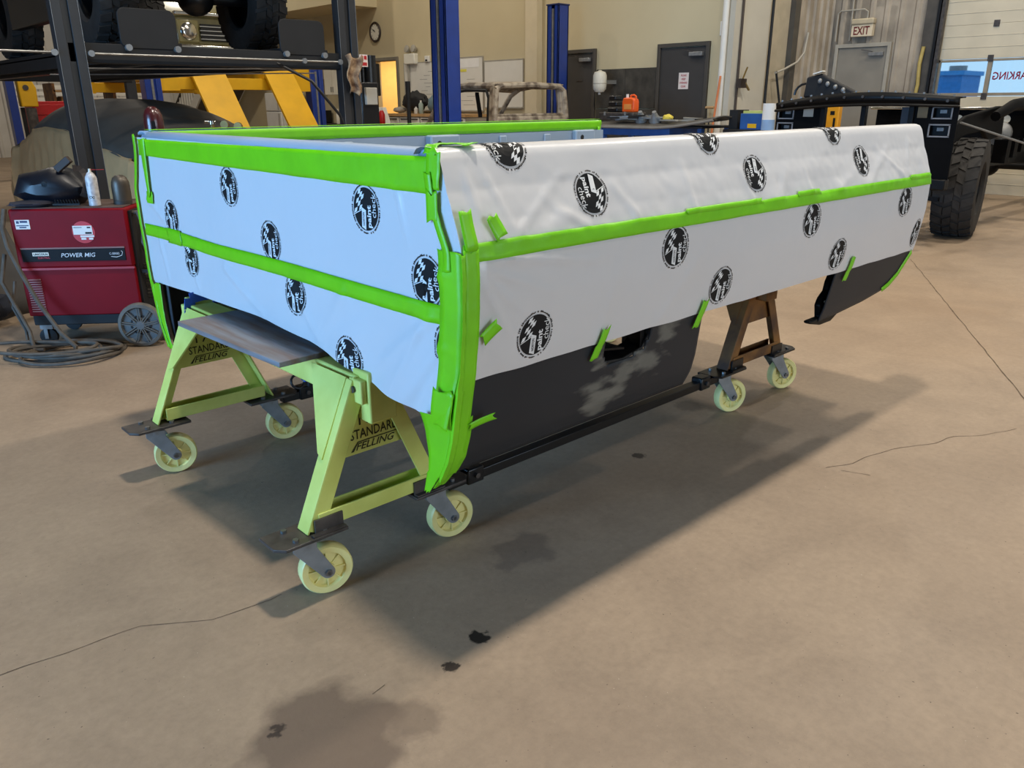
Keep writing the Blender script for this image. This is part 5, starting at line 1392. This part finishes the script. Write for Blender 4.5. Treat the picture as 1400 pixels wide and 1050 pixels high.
for z in (1.30, 1.43, 1.56, 1.70): part('slat', MB().bb((4.9, 21.8, z), (8.0, 21.86, z+.085)), M_white, u)
for x in (5.0, 6.25, 7.5): part('upright', MB().bb((x-.04, 21.86, 0), (x+.04, 21.94, 2.0)), M_blackm, u)
# ------------------------------------------------------------------ on the tan wall
X = X_BACK
c = root('wall_clock', 'round wall clock with a dark brown rim on the tan wall', 'clock', (X, 16.24, 2.855))
part('rim', MB().lathe([(.165, 0), (.205, .005), (.215, .03), (.20, .05), (.175, .04), (.165, .03)], (X, 16.24, 2.855), (-1, 0, 0), 40, cap=False), M_brown, c)
fc = part('dial', MB().cyl((X-.001, 16.24, 2.855), (X-.025, 16.24, 2.855), .17, n=40), M_plastic, c)
mb = MB().bar((X-.028, 16.24, 2.855), (X-.028, 16.30, 2.91), .012, .004, (1, 0, 0)).bar((X-.029, 16.24, 2.855), (X-.029, 16.36, 2.93), .008, .004, (1, 0, 0))
part('hand', mb, M_ink, fc)
mb = MB()
for k in range(12):
    a = 2*pi*k/12; mb.bar((X-.027, 16.24+.13*cos(a), 2.855+.13*sin(a)), (X-.027, 16.24+.155*cos(a), 2.855+.155*sin(a)), .008, .003, (1, 0, 0))
part('hour_mark', mb, M_ink, fc)
p = ax(565, 79, X)
e = root('emergency_light', 'cream emergency light box with two lamps above the whiteboards', 'emergency light', (X, p.y, p.z))
part('case', MB().bb((X-.11, p.y-.18, p.z-.13), (X, p.y+.2, p.z+.08)), M_plastic, e, bevel=.015)
for dy in (-.13, .10): part('lamp', MB().lathe([(.05, 0), (.075, .05), (.075, .08), (.02, .09)], (X-.03, p.y+dy, p.z+.16), (-1, 0, .25), 16), M_lgrey, e)
part('conduit', MB().bb((X-.07, p.y+.10, 1.75), (X-.04, p.y+.14, p.z-.12)), M_lgrey, e)
p = ax(586, 80, X); sb = root('smoke_sounder', 'small white signal box beside the tall blue column', 'signal box', (X, p.y, p.z))
part('case', MB().bb((X-.06, p.y-.06, p.z-.07), (X, p.y+.07, p.z+.05)), M_white, sb, bevel=.01); part('window', MB().bb((X-.065, p.y-.03, p.z-.05), (X-.06, p.y+.04, p.z-.02)), M_ink, sb)
# whiteboards
def board(y0, y1, z0, z1, lab, papers=(), x=X):
    b = root('whiteboard', lab, 'whiteboard', (x, (y0+y1)/2, z0), group='whiteboards on the tan wall')
    part('surface', MB().bb((x-.022, y0, z0), (x, y1, z1)), M_brd, b)
    part('frame', MB().bb((x-.026, y0-.02, z0-.02), (x, y0, z1+.02)).bb((x-.026, y1, z0-.02), (x, y1+.02, z1+.02)).bb((x-.026, y0, z1), (x, y1, z1+.02)).bb((x-.05, y0, z0-.025), (x, y1, z0)), M_lgrey, b)
    return b
b1 = board(13.95, 15.2, 1.22, 2.16, 'shiny whiteboard with faint writing left of the tall blue column')
mb = MB()
for i in range(9): mb.bb((X-.0232, 14.2+.1*(i % 3), 1.98-i*.075), (X-.022, 14.2+.1*(i % 3)+.16+.05*((i*5) % 4), 1.987-i*.075))
part('writing', mb, mat('faint_grey_marker', (120, 118, 110), .8), b1)
b2 = board(12.62, 13.75, 1.22, 2.20, 'whiteboard with notices clipped at its top, right of the tall blue column')
for i, (y, z, w, h_, m) in enumerate(((13.15, 2.10, .34, .16, M_paper), (12.85, 2.10, .26, .16, M_paper), (13.2, 1.97, .20, .05, MATS.get('yn') or mat('yellow_note', (226, 216, 90), .8)))):
    part('notice', MB().bb((X-.025, y-w/2, z-h_/2), (X-.022, y+w/2, z+h_/2)), m, b2)
mb = MB()
for i in range(7): mb.bb((X-.0232, 12.85+.07*(i % 2), 1.80-i*.08), (X-.022, 13.1+.06*((i*3) % 4), 1.806-i*.08))
part('writing', mb, MATS['faint_grey_marker'], b2)
board(11.48, 12.55, 1.28, 2.11, 'blank cream board with a curled edge next to the pilaster')
# wall-hung white tank and switch
p = ax(820, 112, 10.6)
t = root('expansion_tank', 'white capsule-shaped tank hanging before the dark tile', 'tank', (10.6, p.y, p.z-.19))
part('tank', MB().lathe([(.02, -.165), (.07, -.155), (.105, -.11), (.112, -.05), (.112, .10), (.09, .15), (.04, .165), (.02, .18)], (10.6, p.y, p.z), n=28), M_plastic, t)
part('band', MB().lathe([(.1125, -.03), (.1145, -.025), (.1125, -.02)], (10.6, p.y, p.z), n=28, cap=False), M_lgrey, t)
part('bracket', MB().bb((10.68, p.y-.04, p.z-.03), (X, p.y+.04, p.z+.03)), M_zinc, t)
part('nozzle', MB().cyl((10.6, p.y, p.z-.195), (10.6, p.y, p.z-.16), .02), M_white, t)
p = ax(991, 39, X); thing('wall_switch', 'small white box high on the tan wall by the column panel', 'switch box', MB().bb((X-.04, p.y-.06, p.z-.10), (X, p.y+.06, p.z+.10)), M_white, (X, p.y, p.z-.1), bevel=.01)
# pipes on the column panel
pi_ = root('conduit_pipe', 'white and black conduit pipes running up beside the column panel', 'pipe', (X-.1, 7.1, 0))
part('white_pipe', MB().cyl((X-.10, 7.14, 0), (X-.10, 7.14, CEIL), .045, n=12), M_white, pi_)
part('black_pipe', MB().cyl((X+.12, 6.995, 0), (X+.12, 6.995, CEIL), .018, n=12), mat('dark_brown_pipe', (72, 58, 46), .6), pi_)
part('valve', MB().cyl((X+.12, 6.93, 1.62), (X+.12, 6.90, 1.62), .06).bb((X+.06, 6.90, 1.55), (X+.22, 6.96, 1.68)), M_brown, pi_)
part('valve_handle', MB().bar((X+.16, 6.92, 1.66), (X+.3, 6.9, 1.52), .03, .02).bar((X+.14, 6.92, 1.68), (X+.24, 6.92, 1.84), .02, .015), M_brass, pi_)
pi2 = root('black_conduit', 'thin black conduit bent at the foot of the tan-grey panel', 'pipe', (11.92, 6.98, 0))
part('pipe', MB().tube([(11.93, 6.99, CEIL), (11.93, 6.99, 1.35), (11.93, 6.96, 1.28), (12.02, 6.94, 1.25)], .022, 10), M_blackm, pi2)
h_ = root('air_hose', 'thin hose drooping between the conduit and the ribbed wall', 'hose', (12.4, 6.9, 1.3))
part('hose', MB().tube([(13.0, 6.95, 2.40), (12.9, 6.93, 2.1), (12.65, 6.9, 1.95), (12.3, 6.93, 1.83), (12.1, 6.95, 1.78)], .016, 8), M_lgrey, h_)
part('rod', MB().cyl((12.12, 6.95, 1.80), (12.30, 6.93, 1.28), .018, n=8), M_blackm, h_)
# broom and dustpan
p0 = ax(973, 180, 10.7); p1 = ax(985, 104, 10.85)
b = root('push_broom', 'broom with an orange handle leaning on the tan wall', 'broom', (10.6, p0.y, 0))
d_ = (p1-p0); q0 = p0-d_*(p0.z/d_.z)+d_*(.08/d_.z)
part('handle', MB().cyl(q0, p1, .016, n=10), mat('orange_handle', (206, 120, 70), .5), b)
part('head', MB().box((q0.x, q0.y, .09), (.08, .38, .05)), M_wood, b); part('bristles', MB().box((q0.x, q0.y, .035), (.07, .36, .065)), M_blackm, b)
p = ax(973, 147, 10.9); s = root('long_dustpan', 'dark looped handle with a wooden grip by the broom', 'dustpan', (10.85, p.y, 0))
part('grip', MB().cyl((10.85, p.y-.07, p.z), (10.85, p.y+.07, p.z), .018), M_wood, s)
part('loop', MB().tube([(10.85, p.y+.06, p.z), (10.85, p.y+.05, p.z-.15), (10.85, p.y, p.z-.22), (10.85, p.y, .2)], .012, 8), M_blackm, s)
part('pan', MB().bb((10.7, p.y-.15, .0), (10.95, p.y+.15, .2)), M_blackm, s, bevel=.02)
# office furniture seen through the doorway
c = root('office_cabinet', 'warm wood cabinet in the office doorway', 'cabinet', (12.2, 15.9, 0))
part('carcass', MB().bb((11.9, 15.62, .0), (12.5, 16.4, .95)), M_brown, c); part('hutch', MB().bb((11.88, 15.62, .95), (12.5, 16.4, 1.75)), M_wood, c, bevel=.01)
thing('coiled_cable', 'dark coiled cable on top of the office cabinet', 'cable', MB().tube([(12.1+.12*cos(k*pi/8), 16.0+.22*sin(k*pi/8), 1.785) for k in range(16)], .03, 8, closed=True), M_blackm, (12.1, 16.0, 1.755))
area('office_lamp_light', (12.4, 16.2, 2.6), 1.0, .6, 60, (1.0, .82, .55), (0, 0, 0))
# machine with a white pedestal in front of the office door
m_ = root('drill_press', 'black bench machine on a white pedestal cabinet beside the lift post', 'machine', (9.9, 15.2, 0))
part('pedestal', MB().prism([(-.30, 0), (.32, 0), (.32, 1.02), (.20, 1.28), (-.18, 1.28), (-.30, 1.05)], (9.5, 14.75, 0), (0, -1, 0), (0, 0, 1), -.5), M_white, m_)
part('head', MB().bb((9.55, 14.62, 1.50), (9.95, 14.98, 2.12)), M_black, m_, bevel=.02); part('column', MB().cyl((9.75, 14.80, 1.28), (9.75, 14.80, 1.55), .06), M_black, m_)
part('spindle', MB().cyl((9.50, 14.66, 1.55), (9.50, 14.66, 1.95), .04).cyl((9.50, 14.66, 1.95), (9.50, 14.66, 2.05), .02), M_zinc, m_)
part('gauge_box', MB().bb((9.42, 14.8, 1.52), (9.55, 15.02, 1.78)), M_lgrey, m_, bevel=.01)
part('vise', MB().bb((9.38, 14.55, 1.28), (9.58, 14.95, 1.38)), M_zinc, m_)
part('lever', MB().bar((9.42, 14.55, 1.36), (9.40, 14.25, 1.12), .025, .025).blob((9.40, 14.24, 1.11), (.045, .045, .045), 10, 8), M_black, m_)
# workbench under the whiteboards with clutter
wb = root('workbench', 'long bench with pale drawers below the whiteboards', 'workbench', (10.55, 13.9, 0))
part('top', MB().bb((10.25, 12.3, 1.10), (X-.04, 15.2, 1.15)), M_wood, wb)
for i in range(4):
    y = 12.35+i*.72
    for z in (.12, .46, .80): dr_ = part('drawer', MB().bb((10.27, y, z), (10.30, y+.68, z+.28)), M_white, wb, bevel=.004); part('pull', MB().bb((10.255, y+.05, z+.235), (10.27, y+.63, z+.255)), M_blackm, dr_)
part('carcass', MB().bb((10.30, 12.33, 0), (X-.04, 15.17, 1.10)), M_lgrey, wb)
for (y, r, m, lab, nm, ct) in ((14.35, (.16, .38, .20), M_blackm, 'black bundled harness on the bench left of the tall blue column', 'wire_bundle', 'bundle'), (13.72, (.12, .10, .16), mat('blue_grey_bag', (96, 116, 122), .7), 'blue-grey bag on the bench against the whiteboard', 'shop_bag', 'bag'), (14.9, (.1, .2, .06), M_lgrey, 'heap of small grey parts at the left end of the bench', 'parts_heap', 'parts')):
    thing(nm, lab, ct, MB().blob((10.6, y, 1.155+r[2]*1.15), r, 22, 12, lump), m, (10.6, y, 1.15))
for (y, h0, r, lab) in ((13.95, .26, .05, 'pale grey-green spray bottle on the bench'), (14.12, .14, .045, 'short white tin on the bench beside the black bundle'), (13.42, .20, .04, 'white bottle on the bench right of the tall blue column'), (13.05, .12, .06, 'brown tub on the bench behind the stripped cab')):
    q = Vector((10.45, y, 1.15)); bt = root('bench_bottle', lab, 'bottle', q, group='containers on the bench')
    m = {0: mat('pale_green_plastic', (150, 164, 154), .4), 1: M_white, 2: M_plastic, 3: M_card}[(13.95, 14.12, 13.42, 13.05).index(y)]
    part('body', MB().lathe([(r*.9, 0), (r, .01), (r, h0*.7), (r*.5, h0*.85)], q, n=16), m, bt); part('cap', MB().cyl(q+Vector((0, 0, h0*.85)), q+Vector((0, 0, h0)), r*.4), M_white, bt)
q = ax(522, 158, 8.8); rb = root('red_bottle', 'small red bottle in front of the bench drawers', 'bottle', (8.8, q.y, q.z-.15))
sd_ = thing('parts_stand', 'dark stand under the red bottle beside the bench', 'stand', MB().bb((8.65, q.y-.18, 0), (8.95, q.y+.18, .03)).cyl((8.8, q.y, .03), (8.8, q.y, q.z-.19), .03).bb((8.65, q.y-.16, q.z-.19), (8.95, q.y+.16, q.z-.15)), M_blackm, (8.8, q.y, 0))
part('body', MB().lathe([(.055, -.15), (.06, -.13), (.06, .02), (.03, .09)], (8.8, q.y, q.z), n=16), M_redt, rb); part('cap', MB().cyl((8.8, q.y, q.z+.09), (8.8, q.y, q.z+.13), .02), M_white, rb)
q = ax(559, 150, 8.2); st = root('jack_stand_pole', 'black steel pole with a thicker sleeve standing beyond the bed', 'pole', (8.2, q.y, 0))
part('foot', MB().bb((8.0, q.y-.2, 0), (8.4, q.y+.2, .02)), M_black, st); part('pole', MB().cyl((8.2, q.y, .02), (8.2, q.y, 1.52), .034), M_blackm, st); part('sleeve', MB().cyl((8.2, q.y, 1.44), (8.2, q.y, 1.69), .043), M_blackm, st)

# ------------------------------------------------------------------ blue table with parts beyond the bed
tb = root('blue_trestle_table', 'blue steel trestle table holding grey car parts', 'table', (9.2, 6.9, 0))
part('apron', MB().bb((8.9, 6.55, .93), (9.6, 7.72, 1.04)), M_blue2, tb, bevel=.006); part('top', MB().bb((8.82, 6.0, 1.04), (9.7, 7.85, 1.065)), M_blackm, tb, bevel=.004)
for x in (8.95, 9.55):
    for y in (6.1, 7.7): part('leg', MB().bb((x-.03, y-.03, 0), (x+.03, y+.03, 1.04)), M_blue2, tb)
part('yellow_foot', MB().bb((8.86, 7.72, .92), (8.96, 7.86, 1.0)), M_yel, tb)
hd = root('grey_fender_panel', 'long curved dark grey body panel lying on the blue table', 'body panel', (9.1, 6.7, 1.066))
part('panel', MB().grid(lambda u, v: Vector((8.78+.5*v, 7.82-2.0*u, 1.075+.03*sin(pi*v)+.115*max(0, u-.55)**1.3*2-.03*(1-v)*(1 if u < .7 else (1-u)/.3))), 30, 6), mat('grey_primer_panel', (78, 75, 70), .45, var=.2), hd, solid=.02)
part('panel_edge', MB().tube([(8.78, 7.82-2.0*k/20, 1.062+.115*max(0, k/20-.55)**1.3*2-.025*(1 if k < 14 else (20-k)/6)) for k in range(21)], .016, 8), mat('worn_edge', (128, 124, 116), .5), hd)
def small(nm, lab, cat_, px, py_, xx, fn):
    q = ax(px, py_, xx); o = root(nm, lab, cat_, (q.x, q.y, 1.12)); fn(o, Vector((q.x, q.y, 1.12))); return o
def fn(o, q):
    part('case', MB().bb((q.x-.15, q.y-.32, q.z), (q.x+.15, q.y+.30, q.z+.10)), M_dsteel, o, bevel=.008); part('latch', MB().bb((q.x-.158, q.y-.2, q.z+.06), (q.x-.15, q.y-.17, q.z+.11)).bb((q.x-.158, q.y+.17, q.z+.06), (q.x-.15, q.y+.2, q.z+.11)), M_zinc, o)
small('metal_case', 'grey metal case on the blue table under the orange jug', 'case', 850, 155, 9.3, fn)
q = ax(862, 145, 9.3); J = Vector((9.3, q.y, 1.222)); jk = .80
jg = root('orange_jug', 'bright orange plastic jug with a white cap on the metal case', 'jug', J)
part('body', MB().prism([(jk*a, jk*b) for a, b in [(-.13, 0), (.13, 0), (.135, .06), (.135, .17), (.12, .22), (.05, .245), (-.11, .24), (-.135, .17)]], J+Vector((-.06, 0, 0)), (0, -1, 0), (0, 0, 1), -.12), M_orange, jg, bevel=.016)
part('handle', MB().tube([J+jk*Vector(v_) for v_ in ((0, .0, .23), (0, 0, .275), (0, -.07, .285), (0, -.115, .26), (0, -.12, .20))], .014, 8), M_orange, jg)
part('cap', MB().cyl(J+jk*Vector((0, .075, .24)), J+jk*Vector((0, .075, .30)), .02), M_white, jg); part('label', MB().bb((J.x-.064, J.y-.065, .04+J.z), (J.x-.0605, J.y+.065, .11+J.z)), mat('orange_label', (240, 150, 70), .5), jg)
q = ax(842, 140, 9.35); Q = Vector((9.35, q.y, 1.222))
bk = root('black_motor_part', 'black finned motor part beside the orange jug', 'motor part', Q)
for i in range(3): part('fin', MB().bb((Q.x-.08, Q.y-.10+.02*i, Q.z+.08*i), (Q.x+.08, Q.y+.09-.01*i, Q.z+.065+.08*i)), M_black, bk, bevel=.015)
for i, (px, py_, lab) in enumerate(((877, 162, 'left of two silver horn-shaped caps on the blue table'), (896, 162, 'right of two silver horn-shaped caps on the blue table'))):
    q = ax(px, py_, 9.0); K = Vector((9.0, q.y, 1.12)); kn = root('horn_cap', lab, 'car part', K, group='horn caps on the table')
    part('bell', MB().lathe([(.085, 0), (.08, .02), (.05, .07), (.03, .12), (.028, .14)], K, (-.5, -.2, .8), 20), M_zinc, kn); part('ring', MB().lathe([(.086, -.01), (.092, 0), (.086, .012)], K, (-.5, -.2, .8), 20, cap=False), M_dsteel, kn)
q = ax(913, 162, 9.0); thing('yellow_puck', 'yellow crumpled sanding pad on the blue table', 'pad', MB().blob((9.0, q.y, 1.16), (.06, .07, .045), 18, 10, lump), mat('pale_yellow_foam', (222, 200, 80), .8), (9.0, q.y, 1.12))
q = ax(900, 164, 8.95); pm = root('chrome_trim_pile', 'heap of light metal trim strips along the blue table edge', 'trim', (8.95, q.y+.3, 1.12))
rnd = random.Random(11)
for i in range(16):
    y = 7.7-rnd.random()*1.2; part('strip', MB().bar((8.85+rnd.random()*.3, y, 1.125+rnd.random()*.04), (8.85+rnd.random()*.3, y-.35-rnd.random()*.3, 1.13+rnd.random()*.06), .04, .02), (M_lgrey, M_zinc, M_blackm)[i % 3], pm)
# small blue case and paper roll on a stand
q = ax(1040, 160, 9.3); S = Vector((9.3, q.y, 0))
cs = root('shop_cart', 'dark shop cart holding the blue box and paper roll', 'cart', S)
part('body', MB().bb((S.x-.2, S.y-.35, .1), (S.x+.2, S.y+.40, 1.03)), M_blackm, cs, bevel=.01)
mb = MB()
for x in (-.15, .15):
    for y in (-.28, .32): mb.cyl((S.x+x-.02, S.y+y, .05), (S.x+x+.02, S.y+y, .05), .05, n=14)
part('wheel', mb, M_blackm, cs); part('side_post', MB().bb((S.x-.1, S.y+.26, 1.03), (S.x+.15, S.y+.38, 1.26)), M_blackm, cs)
q = ax(1035, 160, 9.25); bx_ = root('blue_box', 'blue box with a yellow label on the dark cart', 'box', (9.25, q.y, 1.03))
part('box', MB().bb((9.15, q.y-.15, 1.03), (9.4, q.y+.17, 1.22)), M_blue2, bx_, bevel=.006); part('label', MB().bb((9.146, q.y-.06, 1.05), (9.15, q.y+.06, 1.10)), M_yel, bx_); part('cloth', MB().bb((9.16, q.y-.14, 1.22), (9.38, q.y+.14, 1.25)), mat('lime_cloth', (200, 210, 120), .9), bx_)
q = ax(1051, 158, 9.15); rl = root('paper_roll', 'white paper towel roll with a blue base standing on the dark cart', 'paper roll', (9.15, q.y, 1.03))
part('roll', MB().cyl((9.15, q.y, 1.10), (9.15, q.y, 1.335), .075, n=24), M_paper, rl); part('wrap', MB().cyl((9.15, q.y, 1.03), (9.15, q.y, 1.15), .077, n=24), mat('pale_blue_wrap', (150, 180, 214), .6), rl)

# ------------------------------------------------------------------ black chassis with radiator support
ch = root('truck_chassis', 'gloss black bare truck chassis with radiator support and mud tyres', 'truck chassis', (10.5, 3.75, 0))
XS = 8.2; YL, YR = 4.65, 2.83
# top tie bar: curved in plan and slightly crowned
def arch_pt(u, off=0.0, dz=0.0):
    y = YL+(YR-YL)*u; k = sin(pi*u)
    return Vector((XS-.02-.16*k+off, y, 1.335+.070*k+.045*u+dz))
for nm, d0, d1, z_ in (('tie_bar_top', .0, .10, .0), ('tie_bar_face', .0, .0, .0)):
    vs = []; fs = []
    for i in range(33):
        u = i/32
        if nm == 'tie_bar_top': vs += [arch_pt(u, 0, .0), arch_pt(u, .14, .005)]
        else: vs += [arch_pt(u, 0.0, .0), arch_pt(u, .02, -.066-.035*sin(pi*u))]
        if i: fs.append((2*i-2, 2*i, 2*i+1, 2*i-1))
    part(nm, MB().add(vs, fs), M_gloss, ch, solid=.012)
mb = MB()
for i in range(33): pass
part('tie_bar_flange', MB().tube([arch_pt(i/24, -.01, -.072-.035*sin(pi*i/24)) for i in range(25)], .014, 8), M_gloss, ch)
for i in range(15):
    u = (i+.5)/15; q = arch_pt(u, .03, .008); part('bolt', MB().cyl(q, q+Vector((0, 0, .016)), .012, n=8), M_zinc, ch)
for i in range(10):
    u = (i+.5)/10; q = arch_pt(u, -.008, -.034); part('clip', MB().cyl(q, q+Vector((-.012, 0, 0)), .013, n=8), M_dsteel, ch)
    q = arch_pt(u, .0, -.05); part('gusset', MB().bar(q, q+Vector((.08, .02, .04)), .015, .03), M_gloss, ch)
# lamp panels
def lamp_panel(ya, yb, lamps, cut):
    """panel split round its openings: verticals and horizontals"""
    zt, zb_ = 1.31, .58
    ys_ = sorted([ya, yb]); mb = MB()
    rects = sorted(lamps, key=lambda r: -r[3]); last = zt
    for (y0, y1, z0, z1) in rects:
        mb.bb((XS, ys_[0], z1), (XS+.012, ys_[1], last)); mb.bb((XS, ys_[0], z0), (XS+.012, y0, z1)); mb.bb((XS, y1, z0), (XS+.012, ys_[1], z1)); last = z0
    mb.bb((XS, ys_[0], zb_), (XS+.012, ys_[1], last))
    o = part('lamp_panel', mb, M_flat, ch)
    for (y0, y1, z0, z1) in lamps:
        fr = MB().bb((XS-.008, y0-.006, z0-.006), (XS, y1+.006, z0+.006)).bb((XS-.008, y0-.006, z1-.006), (XS, y1+.006, z1+.006)).bb((XS-.008, y0-.006, z0), (XS, y0+.006, z1)).bb((XS-.008, y1-.006, z0), (XS, y1+.006, z1))
        part('lamp_frame', fr, mat('grey_lamp_frame', (128, 130, 134), .5), o)
        part('lamp_bucket', MB().bb((XS+.07, y0, z0), (XS+.08, y1, z1)).bb((XS+.012, y0-.004, z0), (XS+.08, y0, z1)).bb((XS+.012, y1, z0), (XS+.08, y1+.004, z1)), M_gloss, o)
        part('lamp_socket', MB().box((XS+.06, (y0*.45+y1*.55), (z0+z1)/2+.01), (.02, .06, .03)), M_zinc, o)
    return o
lamp_panel(4.65, 4.10, [(4.45, 4.62, 1.185, 1.285), (4.45, 4.62, 1.04, 1.14)], None)
lamp_panel(3.22, 2.83, [(2.885, 3.055, 1.200, 1.300), (2.885, 3.065, 1.04, 1.145)], None)
part('vent_opening', MB().bb((XS-.004, 4.23, 1.205), (XS-.001, 4.34, 1.30)), M_lgrey, ch)
part('horn_opening', MB().bb((XS-.004, 3.10, 1.205), (XS-.001, 3.19, 1.31)), mat('gap_tan', (120, 108, 84), .8), ch)
for y in (4.12, 3.70, 3.24): part('upright', MB().bb((XS-.03, y-.025, .6), (XS+.03, y+.025, 1.33)), M_gloss, ch, bevel=.006)
part('lower_bar', MB().bb((XS-.05, YR, .56), (XS+.06, YL, .66)), M_gloss, ch, bevel=.01)
part('side_skirt', MB().bb((XS, 3.24, 1.05), (XS+.012, 3.34, 1.30)), mat('navy_torn_skirt', (30, 36, 48), .5), ch)
# frame rails, crossmembers, axles
for y in (3.38, 4.20):
    part('frame_rail', MB().bar((8.25, y, .72), (9.9, y, .72), .08, .16).bar((9.85, y, .72), (13.4, y, .66), .08, .18), M_gloss, ch, bevel=.008)
for x in (8.35, 9.9, 11.4, 13.0): part('cross_member', MB().bb((x-.06, 3.38, .62), (x+.06, 4.2, .74)), M_gloss, ch)
for x in (9.22, 13.0):
    part('axle', MB().cyl((x, 3.05, .50), (x, 4.6, .50), .055).blob((x, 4.0, .50), (.18, .18, .17)), M_gloss, ch)
tyre_parts(ch, (9.22, 3.04, .50), (.205, -.979, 0), .50, .38, .24, 24)
tyre_parts(ch, (9.22, 4.62, .50), (0, -1, 0), .50, .34, .24, 24)
tyre_parts(ch, (13.0, 3.10, .50), (0, -1, 0), .50, .34, .24, 24)
tyre_parts(ch, (13.0, 4.62, .50), (0, -1, 0), .50, .34, .24, 24)
part('shock', MB().cyl((8.85, 3.22, .42), (8.90, 3.25, .85), .035).cyl((8.86, 3.22, .8), (8.93, 3.26, 1.1), .022), M_zinc, ch)
part('coil_spring', MB().tube([(8.98+.07*cos(k*.7), 3.30+.07*sin(k*.7), .55+.006*k) for k in range(60)], .012, 6), M_dsteel, ch)
part('steering_link', MB().bar((8.75, 3.1, .55), (9.05, 3.2, .60), .05, .04).bar((8.7, 3.05, .42), (8.75, 4.4, .45), .04, .04), M_gloss, ch)
# inner fender brace rising to the cowl and the bent arm behind it
part('fender_brace', MB().prism([(8.35, .98), (9.0, 1.21), (9.9, 1.30), (10.1, 1.30), (10.15, 1.0), (9.75, .95), (9.55, 1.06), (9.0, 1.02), (8.6, .90), (8.35, .90)], (0, 3.02, 0), (1, 0, 0), (0, 0, 1), -.05), M_flat, ch, bevel=.012)
part('cowl_arm', MB().tube([(9.6, 2.95, 1.20), (10.0, 2.92, 1.31), (10.5, 2.9, 1.33), (10.75, 2.9, 1.25), (10.85, 2.9, .98)], [.05, .06, .075, .07, .04], 10), M_flat, ch)
part('stay_rod', MB().cyl((8.5, 2.90, 1.16), (9.5, 2.55, .93), .010, n=8), M_zinc, ch)
# firewall with instrument holes and pale cowl strip
part('firewall', MB().bb((10.9, 2.95, .9), (10.95, 4.75, 1.27)), M_flat, ch)
for i, y in enumerate((3.55, 3.42, 3.29, 3.16, 3.03)): part('gauge_hole', MB().cyl((10.895, y+.2, 1.15), (10.90, y+.2, 1.15), .045, n=20), M_plastic, ch)
for y in (3.38, 4.20): part('firewall_mount', MB().bb((10.88, y-.05, .70), (10.97, y+.05, .92)), M_flat, ch)
part('cowl_strip', MB().bb((10.8, 2.6, 1.255), (11.0, 4.8, 1.285)), M_chrome, ch, bevel=.01)
part('brake_booster', MB().lathe([(.10, 0), (.13, .03), (.13, .08), (.06, .11), (.03, .2)], (10.7, 3.2, 1.0), (-1, 0, 0), 20), M_zinc, ch)
for k in range(3): part('bracket', MB().bb((10.2+.25*k, 2.96, .70+.05*k), (10.32+.25*k, 3.1, .95)), M_flat, ch)
# winch-like bundle on the tie bar, with lamp bulbs
q = ax(1148, 118, 8.6); wn = root('wiring_bundle', 'dark wiring and latch bundle sitting on the black radiator support', 'wiring', (8.32, q.y, 1.40))
part('block', MB().prism([(.22, 0), (.20, .20), (.05, .23), (-.05, .18), (-.38, .03), (-.38, 0)], (8.26, q.y, 1.392), (0, 1, 0), (0, 0, 1), .08), M_blackm, wn, bevel=.02)
part('plate', MB().bar((8.26, q.y+.12, 1.62), (8.26, q.y+.02, 1.645), .06, .012), M_white, wn); part('yellow_tag', MB().bb((8.25, q.y-.46, 1.40), (8.31, q.y-.33, 1.44)), M_yel, wn)
for k in range(4): part('bulb', MB().blob((8.24, q.y+.04-.085*k, 1.55-.03*k), (.022, .022, .026), 10, 8), M_zinc, wn)
part('cable_loop', MB().tube([(8.3, q.y+.22+.12*cos(k*pi/8), 1.42+.11*sin(k*pi/8)) for k in range(9)], .012, 6), M_black, wn)
q = ax(1140, 160, 11.2); lv = root('yellow_level', 'upright orange tool case with black lettering behind the radiator support', 'tool case', (11.2, q.y, .2))
part('case', MB().bb((11.15, q.y-.09, .2), (11.25, q.y+.09, 1.30)), mat('amber_plastic', (232, 160, 20), .45), lv, bevel=.01)
mb = MB().bb((11.145, q.y-.03, 1.18), (11.15, q.y+.03, 1.23)).bb((11.145, q.y-.05, 1.02), (11.15, q.y-.02, 1.14)); part('marking', mb, M_ink, lv)
part('stand', MB().bb((11.0, q.y-.2, 0), (11.4, q.y+.2, .2)), M_blackm, lv)

# ------------------------------------------------------------------ exit sign, switches, conduit on the ribbed wall
XE = X_EXIT-.035
s = root('exit_sign', 'cream EXIT sign with dark red letters above the grey door', 'sign', (XE, 6.44, 2.38))
part('case', MB().bb((XE-.09, 6.27, 2.35), (XE, 6.62, 2.53)), mat('cream_sign', (226, 210, 180), .5, emis=.0), s, bevel=.008)
part('top_housing', MB().bb((XE-.11, 6.26, 2.53), (XE, 6.63, 2.62)), mat('dull_cream', (196, 182, 152), .6), s, bevel=.02)
mb = MB(); put_text(mb, 'EXIT', (XE-.092, 6.445, 2.44), (0, -1, 0), (0, 0, 1), .26, .125, .02); part('lettering', mb, mat('dark_red_letters', (110, 22, 18), .6), s, smooth=0)
cd = root('wall_conduit', 'thin grey conduit looping over the exit sign', 'conduit', (XE, 6.7, 2.3))
part('pipe', MB().tube([(XE-.03, 6.40, 2.62), (XE-.03, 6.40, 2.72), (XE-.03, 6.46, 2.76), (XE-.03, 6.85, 2.76), (XE-.03, 6.90, 2.72), (XE-.03, 6.90, 2.30)], .014, 8).tube([(XE-.03, 6.66, CEIL-.2), (XE-.03, 6.66, 2.30)], .012, 8), M_lgrey, cd)
thing('light_switch', 'small switch plate on the ribbed wall left of the exit door', 'switch', MB().bb((13.25, Y_RET-.05, 1.42), (13.37, Y_RET-.036, 1.58)), M_wall_r, (13.3, Y_RET-.05, 1.42), bevel=.004)
